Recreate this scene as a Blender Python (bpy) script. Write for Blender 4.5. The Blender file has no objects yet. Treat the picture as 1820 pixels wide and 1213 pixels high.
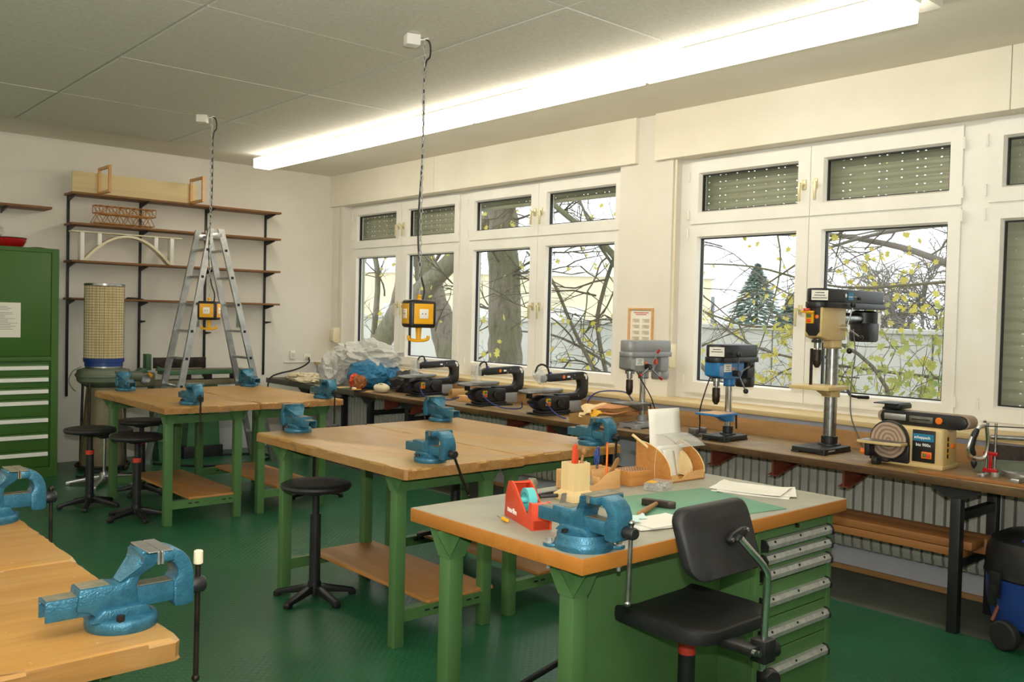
import bpy, bmesh, math, random
from mathutils import Vector, Matrix
random.seed(7)
scn = bpy.context.scene
COL = scn.collection
PI = math.pi

# ------------------------------------------------------------------ camera
CAM = Vector((0.0, 0.0, 1.5297))
cam_d = bpy.data.cameras.new('camera')
cam = bpy.data.objects.new('camera', cam_d)
COL.objects.link(cam)
cam_d.sensor_width = 36.0
cam_d.lens = 1604.0 / 1820.0 * 36.0
cam_d.clip_start = 0.05
cam_d.clip_end = 500
_yaw, _pit, _rol = 0.7259, 0.0280, 0.0245
_f = Vector((math.sin(_yaw) * math.cos(_pit), math.cos(_yaw) * math.cos(_pit), -math.sin(_pit)))
_r = Vector((math.cos(_yaw), -math.sin(_yaw), 0))
_u = _r.cross(_f)
_r2 = _r * math.cos(_rol) + _u * math.sin(_rol)
_u2 = _u * math.cos(_rol) - _r * math.sin(_rol)
cam.matrix_world = Matrix((
    (_r2.x, _u2.x, -_f.x, CAM.x), (_r2.y, _u2.y, -_f.y, CAM.y), (_r2.z, _u2.z, -_f.z, CAM.z), (0, 0, 0, 1)))
scn.camera = cam

# ------------------------------------------------------------------ sky, light, exposure
SKY = 2.0          # overcast white sky
LAMP = 11.0          # radiance of the fluorescent diffusers
FLASH = 190.0       # watts of the photographer's on-camera flash, its head tilted up for bounce light
scn.view_settings.view_transform = 'Standard'
scn.view_settings.look = 'None'
scn.view_settings.gamma = 1.0
scn.view_settings.use_curve_mapping = False
scn.view_settings.exposure = 0.10
world = bpy.data.worlds.new('world')
scn.world = world
world.use_nodes = True
bg = world.node_tree.nodes['Background']
bg.inputs[0].default_value = (0.93, 0.97, 1.0, 1)
bg.inputs[1].default_value = SKY
fl = bpy.data.lights.new('camera_flash', 'AREA')
fl.shape = 'RECTANGLE'
fl.size, fl.size_y = 0.07, 0.045
fl.energy = FLASH
fl.color = (1.0, 0.97, 0.92)
flo = bpy.data.objects.new('camera_flash', fl)
COL.objects.link(flo)
flo.matrix_world = Matrix.Translation(_u2 * 0.16 - _f * 0.02) @ cam.matrix_world @ Matrix.Rotation(math.radians(60), 4, 'X')

# ------------------------------------------------------------------ helpers: colour, materials
def lin(c):
    if isinstance(c, str):
        c = c.lstrip('#')
        c = [int(c[i:i + 2], 16) / 255 for i in (0, 2, 4)]
    return tuple((x / 12.92 if x <= 0.04045 else ((x + 0.055) / 1.055) ** 2.4) for x in c) + (1,)

MATS = {}
def nt(name):
    m = bpy.data.materials.new(name)
    m.use_nodes = True
    t = m.node_tree
    p = t.nodes['Principled BSDF']
    MATS[name] = m
    return m, t, p

def node(t, kind, **kw):
    n = t.nodes.new(kind)
    for k, v in kw.items():
        if hasattr(n, k):
            setattr(n, k, v)
        else:
            n.inputs[k.replace('_', ' ')].default_value = v
    return n

def coords(t, scale=(1, 1, 1), rot=(0, 0, 0)):
    tc = t.nodes.new('ShaderNodeTexCoord')
    mp = t.nodes.new('ShaderNodeMapping')
    mp.inputs['Scale'].default_value = scale
    mp.inputs['Rotation'].default_value = rot
    t.links.new(tc.outputs['Object'], mp.inputs['Vector'])
    return mp.outputs[0]

def ramp(t, src, stops):
    r = t.nodes.new('ShaderNodeValToRGB')
    e = r.color_ramp.elements
    while len(e) < len(stops):
        e.new(0.5)
    for i, (pos, c) in enumerate(stops):
        e[i].position = pos
        e[i].color = lin(c) if isinstance(c, (str, tuple)) and not isinstance(c, float) else (c, c, c, 1)
    t.links.new(src, r.inputs[0])
    return r.outputs[0]

def bump(t, p, src, strength=0.2, dist=0.01):
    b = t.nodes.new('ShaderNodeBump')
    b.inputs['Strength'].default_value = strength
    b.inputs['Distance'].default_value = dist
    t.links.new(src, b.inputs['Height'])
    t.links.new(b.outputs[0], p.inputs['Normal'])

def plain(name, c, rough=0.5, metal=0.0, c2=None, scale=6.0, bmp=0.0, bscale=80.0, spec=0.5, alpha=None):
    """painted / moulded surface: base colour with a soft mottle to c2 and fine relief"""
    m, t, p = nt(name)
    p.inputs['Roughness'].default_value = rough
    p.inputs['Metallic'].default_value = metal
    p.inputs['Specular IOR Level'].default_value = spec
    if c2 is None:
        c0 = lin(c)
        c2 = tuple(((x * 0.82) if x <= 0.0031308 else x) for x in c0[:3])
        f = lambda x: 12.92 * x if x <= 0.0031308 else 1.055 * x ** (1 / 2.4) - 0.055
        c2 = tuple(f(x) for x in c2)
    co = coords(t)
    n = node(t, 'ShaderNodeTexNoise', Scale=scale, Detail=4.0, Roughness=0.6)
    t.links.new(co, n.inputs['Vector'])
    o = ramp(t, n.outputs[0], [(0.35, c), (0.7, c2)])
    t.links.new(o, p.inputs['Base Color'])
    if bmp:
        b = node(t, 'ShaderNodeTexNoise', Scale=bscale, Detail=2.0)
        t.links.new(co, b.inputs['Vector'])
        bump(t, p, b.outputs[0], bmp, 0.004)
    if alpha is not None:
        p.inputs['Alpha'].default_value = alpha
    return m

def wood(name, c1, c2, axis='x', scale=9.0, rough=0.5, wear=None, bmp=0.1, stretch=14.0, stain=None):
    """straight wood grain running along an axis, with optional worn patches"""
    m, t, p = nt(name)
    s = {'x': (1.0 / stretch * 3, 3, 3), 'y': (3, 1.0 / stretch * 3, 3), 'z': (3, 3, 1.0 / stretch * 3)}[axis]
    co = coords(t, s)
    n = node(t, 'ShaderNodeTexNoise', Scale=scale, Detail=6.0, Roughness=0.65, Distortion=0.6)
    t.links.new(co, n.inputs['Vector'])
    o = ramp(t, n.outputs[0], [(0.3, c1), (0.68, c2)])
    if wear:
        w = node(t, 'ShaderNodeTexNoise', Scale=2.2, Detail=5.0, Roughness=0.7)
        t.links.new(coords(t), w.inputs['Vector'])
        k = ramp(t, w.outputs[0], [(0.46, 0.0), (0.72, 0.75)])
        mx = node(t, 'ShaderNodeMix', data_type='RGBA')
        t.links.new(k, mx.inputs[0])
        t.links.new(o, mx.inputs[6])
        mx.inputs[7].default_value = lin(wear)
        o = mx.outputs[2]
    if stain:
        for sc_, lo_, hi_, col_ in ((5.5, .63, .72, stain), (26.0, .70, .76, '#4a3a2a'), (60.0, .70, .78, '#efe2c0')):
            w = node(t, 'ShaderNodeTexNoise', Scale=sc_, Detail=3.0, Roughness=0.55, Distortion=0.8)
            t.links.new(coords(t), w.inputs['Vector'])
            k = ramp(t, w.outputs[0], [(lo_, 0.0), (hi_, 0.55)])
            mx = node(t, 'ShaderNodeMix', data_type='RGBA')
            t.links.new(k, mx.inputs[0])
            t.links.new(o, mx.inputs[6])
            mx.inputs[7].default_value = lin(col_)
            o = mx.outputs[2]
    t.links.new(o, p.inputs['Base Color'])
    p.inputs['Roughness'].default_value = rough
    if bmp:
        bump(t, p, n.outputs[0], bmp, 0.004)
    return m

# ------------------------------------------------------------------ helpers: meshes
class MB:
    def __init__(self):
        self.bm = bmesh.new()
    def _merge(self, b, M=None):
        if M is not None:
            b.transform(M)
        vm = {v: self.bm.verts.new(v.co) for v in b.verts}
        for f in b.faces:
            try:
                self.bm.faces.new([vm[v] for v in f.verts])
            except ValueError:
                pass
        b.free()
        return self
    def box(self, x0, x1, y0, y1, z0, z1, bev=0.0, seg=2, M=None):
        b = bmesh.new()
        bmesh.ops.create_cube(b, size=1.0)
        for v in b.verts:
            v.co = Vector(((x0 + x1) / 2 + v.co.x * (x1 - x0), (y0 + y1) / 2 + v.co.y * (y1 - y0), (z0 + z1) / 2 + v.co.z * (z1 - z0)))
        if bev:
            bmesh.ops.bevel(b, geom=b.edges[:], offset=bev, segments=seg, affect='EDGES', profile=0.5)
        return self._merge(b, M)
    def cyl(self, p0, p1, r, r2=None, seg=16, bev=0.0):
        p0, p1 = Vector(p0), Vector(p1)
        d = p1 - p0
        L = d.length
        r2 = r if r2 is None else r2
        if bev:
            return self.lathe([(0, 0), (r - bev, 0), (r, bev), (r2, L - bev), (r2 - bev, L), (0, L)], p0, d, seg)
        return self.lathe([(0, 0), (r, 0), (r2, L), (0, L)], p0, d, seg)
    def lathe(self, prof, origin=(0, 0, 0), axis=(0, 0, 1), seg=24):
        q = Vector((0, 0, 1)).rotation_difference(Vector(axis).normalized())
        o = Vector(origin)
        rows = []
        for r, z in prof:
            if r < 1e-6:
                rows.append([self.bm.verts.new(o + q @ Vector((0, 0, z)))])
            else:
                rows.append([self.bm.verts.new(o + q @ Vector((r * math.cos(2 * PI * i / seg), r * math.sin(2 * PI * i / seg), z))) for i in range(seg)])
        for a, b in zip(rows, rows[1:]):
            for i in range(seg):
                j = (i + 1) % seg
                if len(a) == 1 and len(b) == 1:
                    continue
                if len(a) == 1:
                    self.bm.faces.new((a[0], b[j], b[i]))
                elif len(b) == 1:
                    self.bm.faces.new((a[i], a[j], b[0]))
                else:
                    self.bm.faces.new((a[i], a[j], b[j], b[i]))
        return self
    def tube(self, pts, r, seg=8, closed=False, cap=True):
        pts = [Vector(p) for p in pts]
        n = len(pts)
        rs = r if isinstance(r, (list, tuple)) else [r] * n
        rows = []
        prev = None
        for i, p in enumerate(pts):
            if closed:
                d = pts[(i + 1) % n] - pts[i - 1]
            else:
                d = pts[min(i + 1, n - 1)] - pts[max(i - 1, 0)]
            d.normalize()
            if prev is None:
                up = Vector((0, 0, 1)) if abs(d.z) < 0.9 else Vector((1, 0, 0))
                s = d.cross(up).normalized()
            else:
                s = (prev - d * prev.dot(d))
                s = s.normalized() if s.length > 1e-6 else d.orthogonal().normalized()
            prev = s
            w = d.cross(s)
            rows.append([self.bm.verts.new(p + (s * math.cos(2 * PI * k / seg) + w * math.sin(2 * PI * k / seg)) * rs[i]) for k in range(seg)])
        m = n if closed else n - 1
        for i in range(m):
            a, b = rows[i], rows[(i + 1) % n]
            for k in range(seg):
                j = (k + 1) % seg
                self.bm.faces.new((a[k], a[j], b[j], b[k]))
        if cap and not closed:
            self.bm.faces.new(rows[0][::-1])
            self.bm.faces.new(rows[-1])
        return self
    def prism(self, pts, axis, a, b, bev=0.0, M=None, seg=2):
        """closed outline pts in the plane across axis, from a to b along it"""
        t = bmesh.new()
        mk = {'x': lambda p, c: (c, p[0], p[1]), 'y': lambda p, c: (p[0], c, p[1]), 'z': lambda p, c: (p[0], p[1], c)}[axis]
        A = [t.verts.new(mk(p, a)) for p in pts]
        B = [t.verts.new(mk(p, b)) for p in pts]
        n = len(pts)
        t.faces.new(A[::-1])
        t.faces.new(B)
        for i in range(n):
            j = (i + 1) % n
            t.faces.new((A[i], A[j], B[j], B[i]))
        bmesh.ops.recalc_face_normals(t, faces=t.faces[:])
        if bev:
            bmesh.ops.bevel(t, geom=t.edges[:], offset=bev, segments=seg, affect='EDGES', profile=0.5)
        return self._merge(t, M)
    def ball(self, c, r, seg=16, rings=10, M=None):
        b = bmesh.new()
        bmesh.ops.create_uvsphere(b, u_segments=seg, v_segments=rings, radius=1.0)
        r = r if isinstance(r, (tuple, list)) else (r, r, r)
        for v in b.verts:
            v.co = Vector((c[0] + v.co.x * r[0], c[1] + v.co.y * r[1], c[2] + v.co.z * r[2]))
        return self._merge(b, M)
    def ring(self, o, i, x0, x1, axis='x', lip=0.0):
        """flat rectangular frame: outer (a0,a1,b0,b1), inner opening, thickness x0..x1"""
        mk = {'x': lambda c, a, b: (c, a, b), 'y': lambda c, a, b: (a, c, b), 'z': lambda c, a, b: (a, b, c)}[axis]
        def loop(c, q, g=0.0):
            a0, a1, b0, b1 = q
            return [self.bm.verts.new(mk(c, *p)) for p in ((a0 - g, b0 - g), (a1 + g, b0 - g), (a1 + g, b1 + g), (a0 - g, b1 + g))]
        L = [loop(x0, o), loop(x0, i, lip), loop(x0 + (x1 - x0) * 0.35, i), loop(x1, i), loop(x1, o)]
        for k in range(5):
            A, B = L[k], L[(k + 1) % 5]
            for e in range(4):
                f = (e + 1) % 4
                self.bm.faces.new((A[e], A[f], B[f], B[e]))
        return self
    def sheet(self, fn, nu, nv, thick=0.0):
        """surface fn(u,v) for u,v in 0..1; closed to a slab of the given thickness"""
        def grid(off):
            return [[self.bm.verts.new(Vector(fn(i / nu, j / nv)) + off) for j in range(nv + 1)] for i in range(nu + 1)]
        A = grid(Vector((0, 0, 0)))
        for i in range(nu):
            for j in range(nv):
                self.bm.faces.new((A[i][j], A[i + 1][j], A[i + 1][j + 1], A[i][j + 1]))
        if thick:
            B = grid(Vector((0, 0, -thick)))
            for i in range(nu):
                for j in range(nv):
                    self.bm.faces.new((B[i][j], B[i][j + 1], B[i + 1][j + 1], B[i + 1][j]))
            for i in range(nu):
                self.bm.faces.new((A[i][0], B[i][0], B[i + 1][0], A[i + 1][0]))
                self.bm.faces.new((A[i][nv], A[i + 1][nv], B[i + 1][nv], B[i][nv]))
            for j in range(nv):
                self.bm.faces.new((A[0][j], A[0][j + 1], B[0][j + 1], B[0][j]))
                self.bm.faces.new((A[nu][j], B[nu][j], B[nu][j + 1], A[nu][j + 1]))
        return self
    def mesh(self, name, mat, smooth=True, ang=38):
        me = bpy.data.meshes.new(name)
        bmesh.ops.recalc_face_normals(self.bm, faces=self.bm.faces[:])
        self.bm.to_mesh(me)
        self.bm.free()
        me.materials.append(MATS[mat] if isinstance(mat, str) else mat)
        if smooth:
            me.shade_smooth()
            me.set_sharp_from_angle(angle=math.radians(ang))
        return me
    def obj(self, name, mat, parent=None, smooth=True, ang=38):
        return link(name, self.mesh(name, mat, smooth, ang), parent)

def link(name, me, parent=None, loc=None, rot=None):
    o = bpy.data.objects.new(name, me)
    COL.objects.link(o)
    if parent is not None:
        o.parent = parent
    if loc is not None:
        o.location = loc
    if rot is not None:
        o.rotation_euler = rot
    return o

def tag(o, label, cat=None, group=None, kind=None):
    if label:
        o['label'] = label
    if cat:
        o['category'] = cat
    if group:
        o['group'] = group
    if kind:
        o['kind'] = kind
    return o

def struct(o, label=None):
    o['kind'] = 'structure'
    if label:
        o['label'] = label
    return o

def thing(name, label, cat, loc=(0, 0, 0), rz=0.0, group=None):
    o = bpy.data.objects.new(name, None)
    COL.objects.link(o)
    o.empty_display_size = 0.05
    o.location = loc
    o.rotation_euler = (0, 0, rz)
    return tag(o, label, cat, group)

def copy_tree(o, parent=None):
    c = o.copy()
    COL.objects.link(c)
    if parent is not None:
        c.parent = parent
    for ch in list(KIDS.get(o.name, [])):
        copy_tree(ch, c)
    return c

KIDS = {}
def index_kids(root):
    for o in [root] + list(root.children_recursive):
        KIDS[o.name] = list(o.children)

def dup(root, loc, rz, label=None, group=None):
    r = copy_tree(root)
    r.location = loc
    r.rotation_euler = (0, 0, rz)
    if label:
        r['label'] = label
    if group:
        r['group'] = group
    return r

def text(body, size, mat, parent, loc, rot, name='lettering', depth=0.0006, align='LEFT', bold=False):
    cu = bpy.data.curves.new(name, 'FONT')
    cu.body = body
    cu.size = size
    cu.extrude = depth
    cu.align_x = align
    cu.resolution_u = 2
    if bold:
        cu.offset = size * 0.02
    t = bpy.data.objects.new(name, cu)
    COL.objects.link(t)
    bpy.context.view_layer.update()
    me = bpy.data.meshes.new_from_object(t.evaluated_get(bpy.context.evaluated_depsgraph_get()))
    bpy.data.objects.remove(t)
    me.materials.clear()
    me.materials.append(MATS[mat])
    return link(name, me, parent, loc, rot)

def arc(c, r, a0, a1, n):
    return [(c[0] + r * math.cos(math.radians(a0 + (a1 - a0) * i / n)), c[1] + r * math.sin(math.radians(a0 + (a1 - a0) * i / n))) for i in range(n + 1)]

def rrect(x0, x1, y0, y1, r, n=4):
    return arc((x1 - r, y1 - r), r, 0, 90, n) + arc((x0 + r, y1 - r), r, 90, 180, n) + arc((x0 + r, y0 + r), r, 180, 270, n) + arc((x1 - r, y0 + r), r, 270, 360, n)

def spline(pts, n=6):
    """Catmull-Rom through the points"""
    P = [Vector(p) for p in pts]
    P = [P[0] * 2 - P[1]] + P + [P[-1] * 2 - P[-2]]
    out = []
    for i in range(1, len(P) - 2):
        a, b, c, d = P[i - 1:i + 3]
        for k in range(n):
            s = k / n
            out.append(0.5 * ((2 * b) + (c - a) * s + (2 * a - 5 * b + 4 * c - d) * s * s + (3 * b - a - 3 * c + d) * s ** 3))
    out.append(P[-2])
    return out

# ------------------------------------------------------------------ materials
plain('wall_paint', '#e8e4da', 0.75, c2='#dfdacd', scale=1.2, bmp=0.12, bscale=220)
plain('dado_paint', '#c9cbd2', 0.6, c2='#b9bcc6', scale=1.5)
plain('ceiling_paint', '#e9e5d8', 0.8, c2='#e1dccd', scale=1.0)
plain('fascia_paint', '#efeadb', 0.6, c2='#e8e2d0', scale=1.6)
plain('pvc', '#f0efe9', 0.35, c2='#e9e7df', scale=3)
plain('gasket', '#17171b', 0.5)
plain('black_plastic', '#161618', 0.42, c2='#242427', scale=14)
plain('black_matt', '#141415', 0.7, c2='#232325', scale=10)
plain('black_paint', '#17181a', 0.45, c2='#26282a', scale=5)
plain('dark_steel', '#2c2725', 0.45, metal=0.7, c2='#4a3f38', scale=20)
plain('steel', '#b8babb', 0.3, metal=1.0, c2='#8e9092', scale=30)
plain('chrome', '#eef0f1', 0.16, metal=1.0, c2='#cfd1d4', scale=4)
plain('alu', '#c9cbcc', 0.33, metal=0.85, c2='#a9abab', scale=12)
plain('zinc', '#c4c6c4', 0.4, metal=0.5, c2='#a9aba8', scale=40)
plain('cast_iron', '#8c8b86', 0.4, metal=0.8, c2='#6f6e69', scale=25)
plain('white_plastic', '#eeece4', 0.4)
plain('cream_plastic', '#e9e0c4', 0.45, c2='#dccfab', scale=5)
plain('white_paper', '#f2f0e8', 0.8, c2='#e9e6da', scale=5)
plain('print_grey', '#9a9a97', 0.8)
plain('print_dark', '#3a3a3c', 0.8)
plain('print_red', '#b8483a', 0.8)
plain('print_white', '#f5f5f2', 0.6)
plain('bench_green', '#577f4b', 0.42, c2='#4d7343', scale=2.5, bmp=0.03)
plain('cabinet_green', '#3f6b28', 0.5, c2='#38611f', scale=1.5)
plain('vise_blue', '#3d7b97', 0.34, metal=0.35, c2='#2f657e', scale=40, bmp=0.35, bscale=190)
plain('vise_dirty', '#8f8672', 0.6, metal=0.3, c2='#70725f', scale=30)
plain('red_plastic', '#e0502f', 0.4, c2='#d44527', scale=5)
plain('red_paint', '#b81d1d', 0.25, c2='#9e1414', scale=6)
plain('yellow_plastic', '#f0b41e', 0.4, c2='#e5a515', scale=8)
plain('orange_plastic', '#f07b1c', 0.4)
plain('blue_plastic', '#2f86c8', 0.4, c2='#2577b8', scale=8)
plain('deep_blue', '#27468f', 0.4, c2='#1f3a7d', scale=4)
plain('teal_plastic', '#62c4c6', 0.4)
plain('grey_paint', '#9b9d9e', 0.4, c2='#8b8d8e', scale=9, metal=0.2)
plain('grey_green', '#6f7a66', 0.55, c2='#5e6956', scale=3)
plain('machine_green', '#4c7a55', 0.5, c2='#426b4a', scale=4)
plain('beige_paint', '#d9c08a', 0.45, c2='#cdb27a', scale=5)
plain('olive_grey', '#7a7257', 0.5, c2='#6a634a', scale=5)
plain('brown_paint', '#7a3d2a', 0.5, c2='#693222', scale=6)
plain('linoleum', '#a9a794', 0.55, c2='#98978a', scale=5, bmp=0.05)
plain('cutting_mat', '#6fa386', 0.6, c2='#639a7d', scale=6)
plain('cable_black', '#151515', 0.5)
plain('cable_grey', '#6d6a66', 0.5)
plain('cable_blue', '#2c3c86', 0.5)
plain('cardboard', '#b08a55', 0.8, c2='#a47c48', scale=6)
plain('filter_cloth', '#e6d8b0', 0.9, c2='#dccb9c', scale=8, bmp=0.1)
plain('fabric_cream', '#e9dfc3', 0.9, c2='#d9cba6', scale=6)
plain('seat_rubber', '#19191b', 0.55, c2='#2b2b2d', scale=7, bmp=0.15, bscale=350)
plain('leather_brown', '#a8683c', 0.7, c2='#8e5530', scale=8)
plain('sand_paper', '#b09a86', 0.9, c2='#a08a78', scale=50)
plain('red_label', '#d2422f', 0.6, c2='#c23a2a', scale=30)
wood('table_top', '#bf9350', '#aa7d3a', 'y', 7, 0.36, wear='#b39a64', stain='#8c7446')
wood('table_edge', '#b08045', '#8d602e', 'y', 10, 0.55, wear='#a98a58', bmp=0.4, stain='#5f4424')
wood('table_edge_x', '#b88748', '#9a6c35', 'x', 10, 0.55, wear='#b08f5c', bmp=0.4, stain='#6b4c28')
wood('table_top_x', '#c09150', '#aa7c3c', 'x', 7, 0.42, wear='#b89a68', stain='#8a6f44')
wood('desk_edge', '#c07e36', '#b06f2a', 'x', 6, 0.4, bmp=0.03)
wood('chipboard', '#b5803f', '#a06e35', 'y', 12, 0.5, wear='#a5794a')
wood('window_bench', '#957a4e', '#735a38', 'y', 8, 0.5, wear='#ab9a74', bmp=0.3, stain='#55452c')
wood('window_bench_edge', '#5d3f22', '#39270f', 'y', 12, 0.6, wear='#7a6038', bmp=0.4)
wood('sill_wood', '#dcc79a', '#cdb581', 'y', 6, 0.5)
wood('board_wood', '#b98c58', '#9a6f3f', 'y', 6, 0.6, wear='#a98a60')
wood('shelf_wood', '#8f6030', '#6f4a22', 'x', 8, 0.55)
wood('ply_pale', '#e2cf9f', '#d8c290', 'x', 4, 0.6, bmp=0.03)
wood('pine', '#dfb27a', '#cf9d62', 'x', 8, 0.55, bmp=0.05)
wood('pine_light', '#ecd3a0', '#e2c48c', 'z', 6, 0.55, bmp=0.04)
wood('oak', '#c98d4b', '#b4783a', 'x', 12, 0.5, bmp=0.08)
wood('veneer', '#d79a68', '#c27f4c', 'x', 9, 0.6, bmp=0.05)
wood('plank', '#a9713d', '#8d5b2d', 'y', 6, 0.6, bmp=0.1)
wood('stick', '#a87d4b', '#8c6336', 'x', 9, 0.5)
wood('truss_wood', '#b7813c', '#a06d2e', 'x', 9, 0.6)
# ================================================================== SETTING
XW, YB, ZC, ZP = 5.44, 9.41, 3.113, 3.06          # window fascia, back wall, plaster ceiling, panel ceiling
XL, YF = -2.9, -2.4                                # walls behind / beside the camera
XPIER, XPAR, XGL = 5.48, 5.30, 5.62                # pier face, parapet face, glass plane
ZS, ZF = 0.936, 2.752                              # sill, underside of shutter boxes

# studded green floor
m, t, p = nt('floor_rubber')
co = coords(t)
n = node(t, 'ShaderNodeTexNoise', Scale=1.1, Detail=6.0, Roughness=0.65)
t.links.new(co, n.inputs['Vector'])
o = ramp(t, n.outputs[0], [(0.3, '#2c6a48'), (0.55, '#245b3d'), (0.75, '#33674a')])
t.links.new(o, p.inputs['Base Color'])
sep = node(t, 'ShaderNodeSeparateXYZ')
mp = coords(t, (1, 1, 1), (0, 0, math.radians(45)))
t.links.new(mp, sep.inputs[0])
def cosw(axis_out):
    a = node(t, 'ShaderNodeMath', operation='MULTIPLY')
    t.links.new(axis_out, a.inputs[0])
    a.inputs[1].default_value = 2 * PI / 0.03
    b = node(t, 'ShaderNodeMath', operation='COSINE')
    t.links.new(a.outputs[0], b.inputs[0])
    return b.outputs[0]
mul = node(t, 'ShaderNodeMath', operation='ADD')
t.links.new(cosw(sep.outputs[0]), mul.inputs[0])
t.links.new(cosw(sep.outputs[1]), mul.inputs[1])
st = node(t, 'ShaderNodeMapRange')
st.inputs['From Min'].default_value = 0.7
st.inputs['From Max'].default_value = 1.3
t.links.new(mul.outputs[0], st.inputs[0])
bump(t, p, st.outputs[0], 0.5, 0.0025)
p.inputs['Roughness'].default_value = 0.32
plain('floor_bare', '#5c6357', 0.8, c2='#4b5249', scale=3, bmp=0.1)

f = MB().box(XL - .2, 4.66, YF - .2, YB + .2, -0.12, 0.0).obj('floor', 'floor_rubber', smooth=False)
struct(f, 'green studded rubber floor')
f2 = MB().box(4.66, 5.7, YF - .2, YB + .2, -0.12, -0.004).obj('floor', 'floor_bare', smooth=False)
struct(f2, 'bare dusty grey floor strip under the window bench')

# walls
struct(MB().box(XL - .2, XW + .5, YB, YB + .2, 0, 3.4).obj('wall_back', 'wall_paint', smooth=False), 'cream plaster back wall')
struct(MB().box(XL - .2, XL, YF, YB, 0, 3.4).obj('wall_left', 'wall_paint', smooth=False))
struct(MB().box(XL - .2, XW + .5, YF - .2, YF, 0, 3.4).obj('wall_front', 'wall_paint', smooth=False))
W1 = (9.17, 4.908)      # first window opening (far y, near y)
W2 = (4.372, 0.115)
W3 = (-0.45, YF)
wr = MB()
wr.box(XPIER, XGL + .16, W1[0], YB, ZS - .04, 3.4)
wr.box(XPIER, XGL + .16, W2[0], W1[1], ZS - .04, 3.4)
wr.box(XPIER, XGL + .16, YF, W2[1], ZS - .04, 3.4)
wr.box(XPIER, XGL + .16, W1[1], W1[0], ZF + .03, 3.4)
wr.box(XPIER, XGL + .16, W2[1], W2[0], ZF + .03, 3.4)
wr = wr.obj('wall_right', 'wall_paint', smooth=False)
struct(wr, 'cream window wall with piers')
struct(MB().box(XPAR, XGL + .16, YF, YB, -.1, ZS - .04).obj('wall_parapet', 'dado_paint', smooth=False), 'pale grey parapet wall under the windows')
# shutter box fascias
for k, (a, b) in enumerate(((YB, 7.38), (7.376, 4.72), (4.531, 1.98), (1.976, -0.4))):
    struct(MB().box(XW, XPIER + .16, b, a, ZF, ZC, bev=.003, seg=1).obj('trim_%d' % (k + 1), 'fascia_paint', smooth=False), 'cream shutter box cover above the windows')
# sills
struct(MB().box(XPAR - .03, XGL + .02, 4.64, YB, ZS - .034, ZS, bev=.006).obj('trim_5', 'sill_wood'), 'pale wooden window sill board')
struct(MB().box(XPAR - .055, XGL + .02, YF, 4.64, ZS - .034, ZS, bev=.006).obj('trim_6', 'sill_wood'), 'pale wooden window sill board on the near side of the pier')
struct(MB().box(XPAR - .02, XPAR, YF, YB, 0, .03).obj('baseboard_right', 'board_wood', smooth=False), 'thin wooden skirting under the radiators')

# ceiling: plaster slab with an island of soft-board panels below it
c = MB().box(XL - .2, XW + .5, YF - .2, YB + .2, ZC, 3.4).obj('ceiling', 'ceiling_paint', smooth=False)
struct(c, 'cream plaster ceiling carrying grey soft-board panels')
m, t, p = nt('softboard')
co = coords(t)
n = node(t, 'ShaderNodeTexNoise', Scale=45.0, Detail=6.0, Roughness=0.75)
t.links.new(co, n.inputs['Vector'])
o = ramp(t, n.outputs[0], [(0.3, '#e6e4da'), (0.7, '#d2cfc4')])
t.links.new(o, p.inputs['Base Color'])
p.inputs['Roughness'].default_value = 0.9
bump(t, p, n.outputs[0], 0.25, 0.004)
PXS = [-1.96, -.68, .60, 1.88, 3.16, 4.44]
PYS = [1.93, 3.22, 4.51, 5.80, 7.10, 8.42]
for i in range(5):
    for j in range(5):
        g = .004 if i != 2 else .007
        pn = MB().box(PXS[i] + .004, PXS[i + 1] - (.014 if i == 2 else .004), PYS[j] + .0025, PYS[j + 1] - .0025, ZP + random.uniform(0, .003), ZC, bev=.002, seg=1)
        pn.obj('ceiling_panel', 'softboard', c, smooth=False)

# ------------------------------------------------------------------ windows
m, t, p = nt('window_glass')
tr = node(t, 'ShaderNodeBsdfTransparent')
tr.inputs[0].default_value = (0.97, 0.985, 0.98, 1)
gl = node(t, 'ShaderNodeBsdfGlossy')
gl.inputs['Roughness'].default_value = 0.01
lw = node(t, 'ShaderNodeLayerWeight')
lw.inputs[0].default_value = 0.5
pw = node(t, 'ShaderNodeMath', operation='POWER')
t.links.new(lw.outputs['Facing'], pw.inputs[0])
pw.inputs[1].default_value = 5.0
ma = node(t, 'ShaderNodeMath', operation='MULTIPLY_ADD')
t.links.new(pw.outputs[0], ma.inputs[0])
ma.inputs[1].default_value = 0.9
ma.inputs[2].default_value = 0.03
mx = node(t, 'ShaderNodeMixShader')
t.links.new(ma.outputs[0], mx.inputs[0])
t.links.new(tr.outputs[0], mx.inputs[1])
t.links.new(gl.outputs[0], mx.inputs[2])
t.links.new(mx.outputs[0], t.nodes['Material Output'].inputs[0])
plain('shutter_pvc', '#a9aa93', 0.5, c2='#9a9b85', scale=3)
plain('brass_handle', '#d8cfa6', 0.3, metal=0.4)

def make_handle(parent, y, z, side, L=.115):
    h = MB()
    h.box(XGL - .062, XGL - .048, y - .014, y + .014, z - .035, z + .035, bev=.004)
    h.cyl((XGL - .062, y, z), (XGL - .09, y, z), .010, seg=10)
    h.box(XGL - .098, XGL - .082, y + side * .004 - .009 + side * .012, y + side * .004 + .009 + side * .012, z - L, z + .012, bev=.004)
    h.obj('handle', 'brass_handle', parent)

def make_hinge(parent, y, z):
    MB().cyl((XGL - .06, y, z - .035), (XGL - .06, y, z + .035), .008, seg=8).obj('hinge', 'white_plastic', parent)

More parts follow.
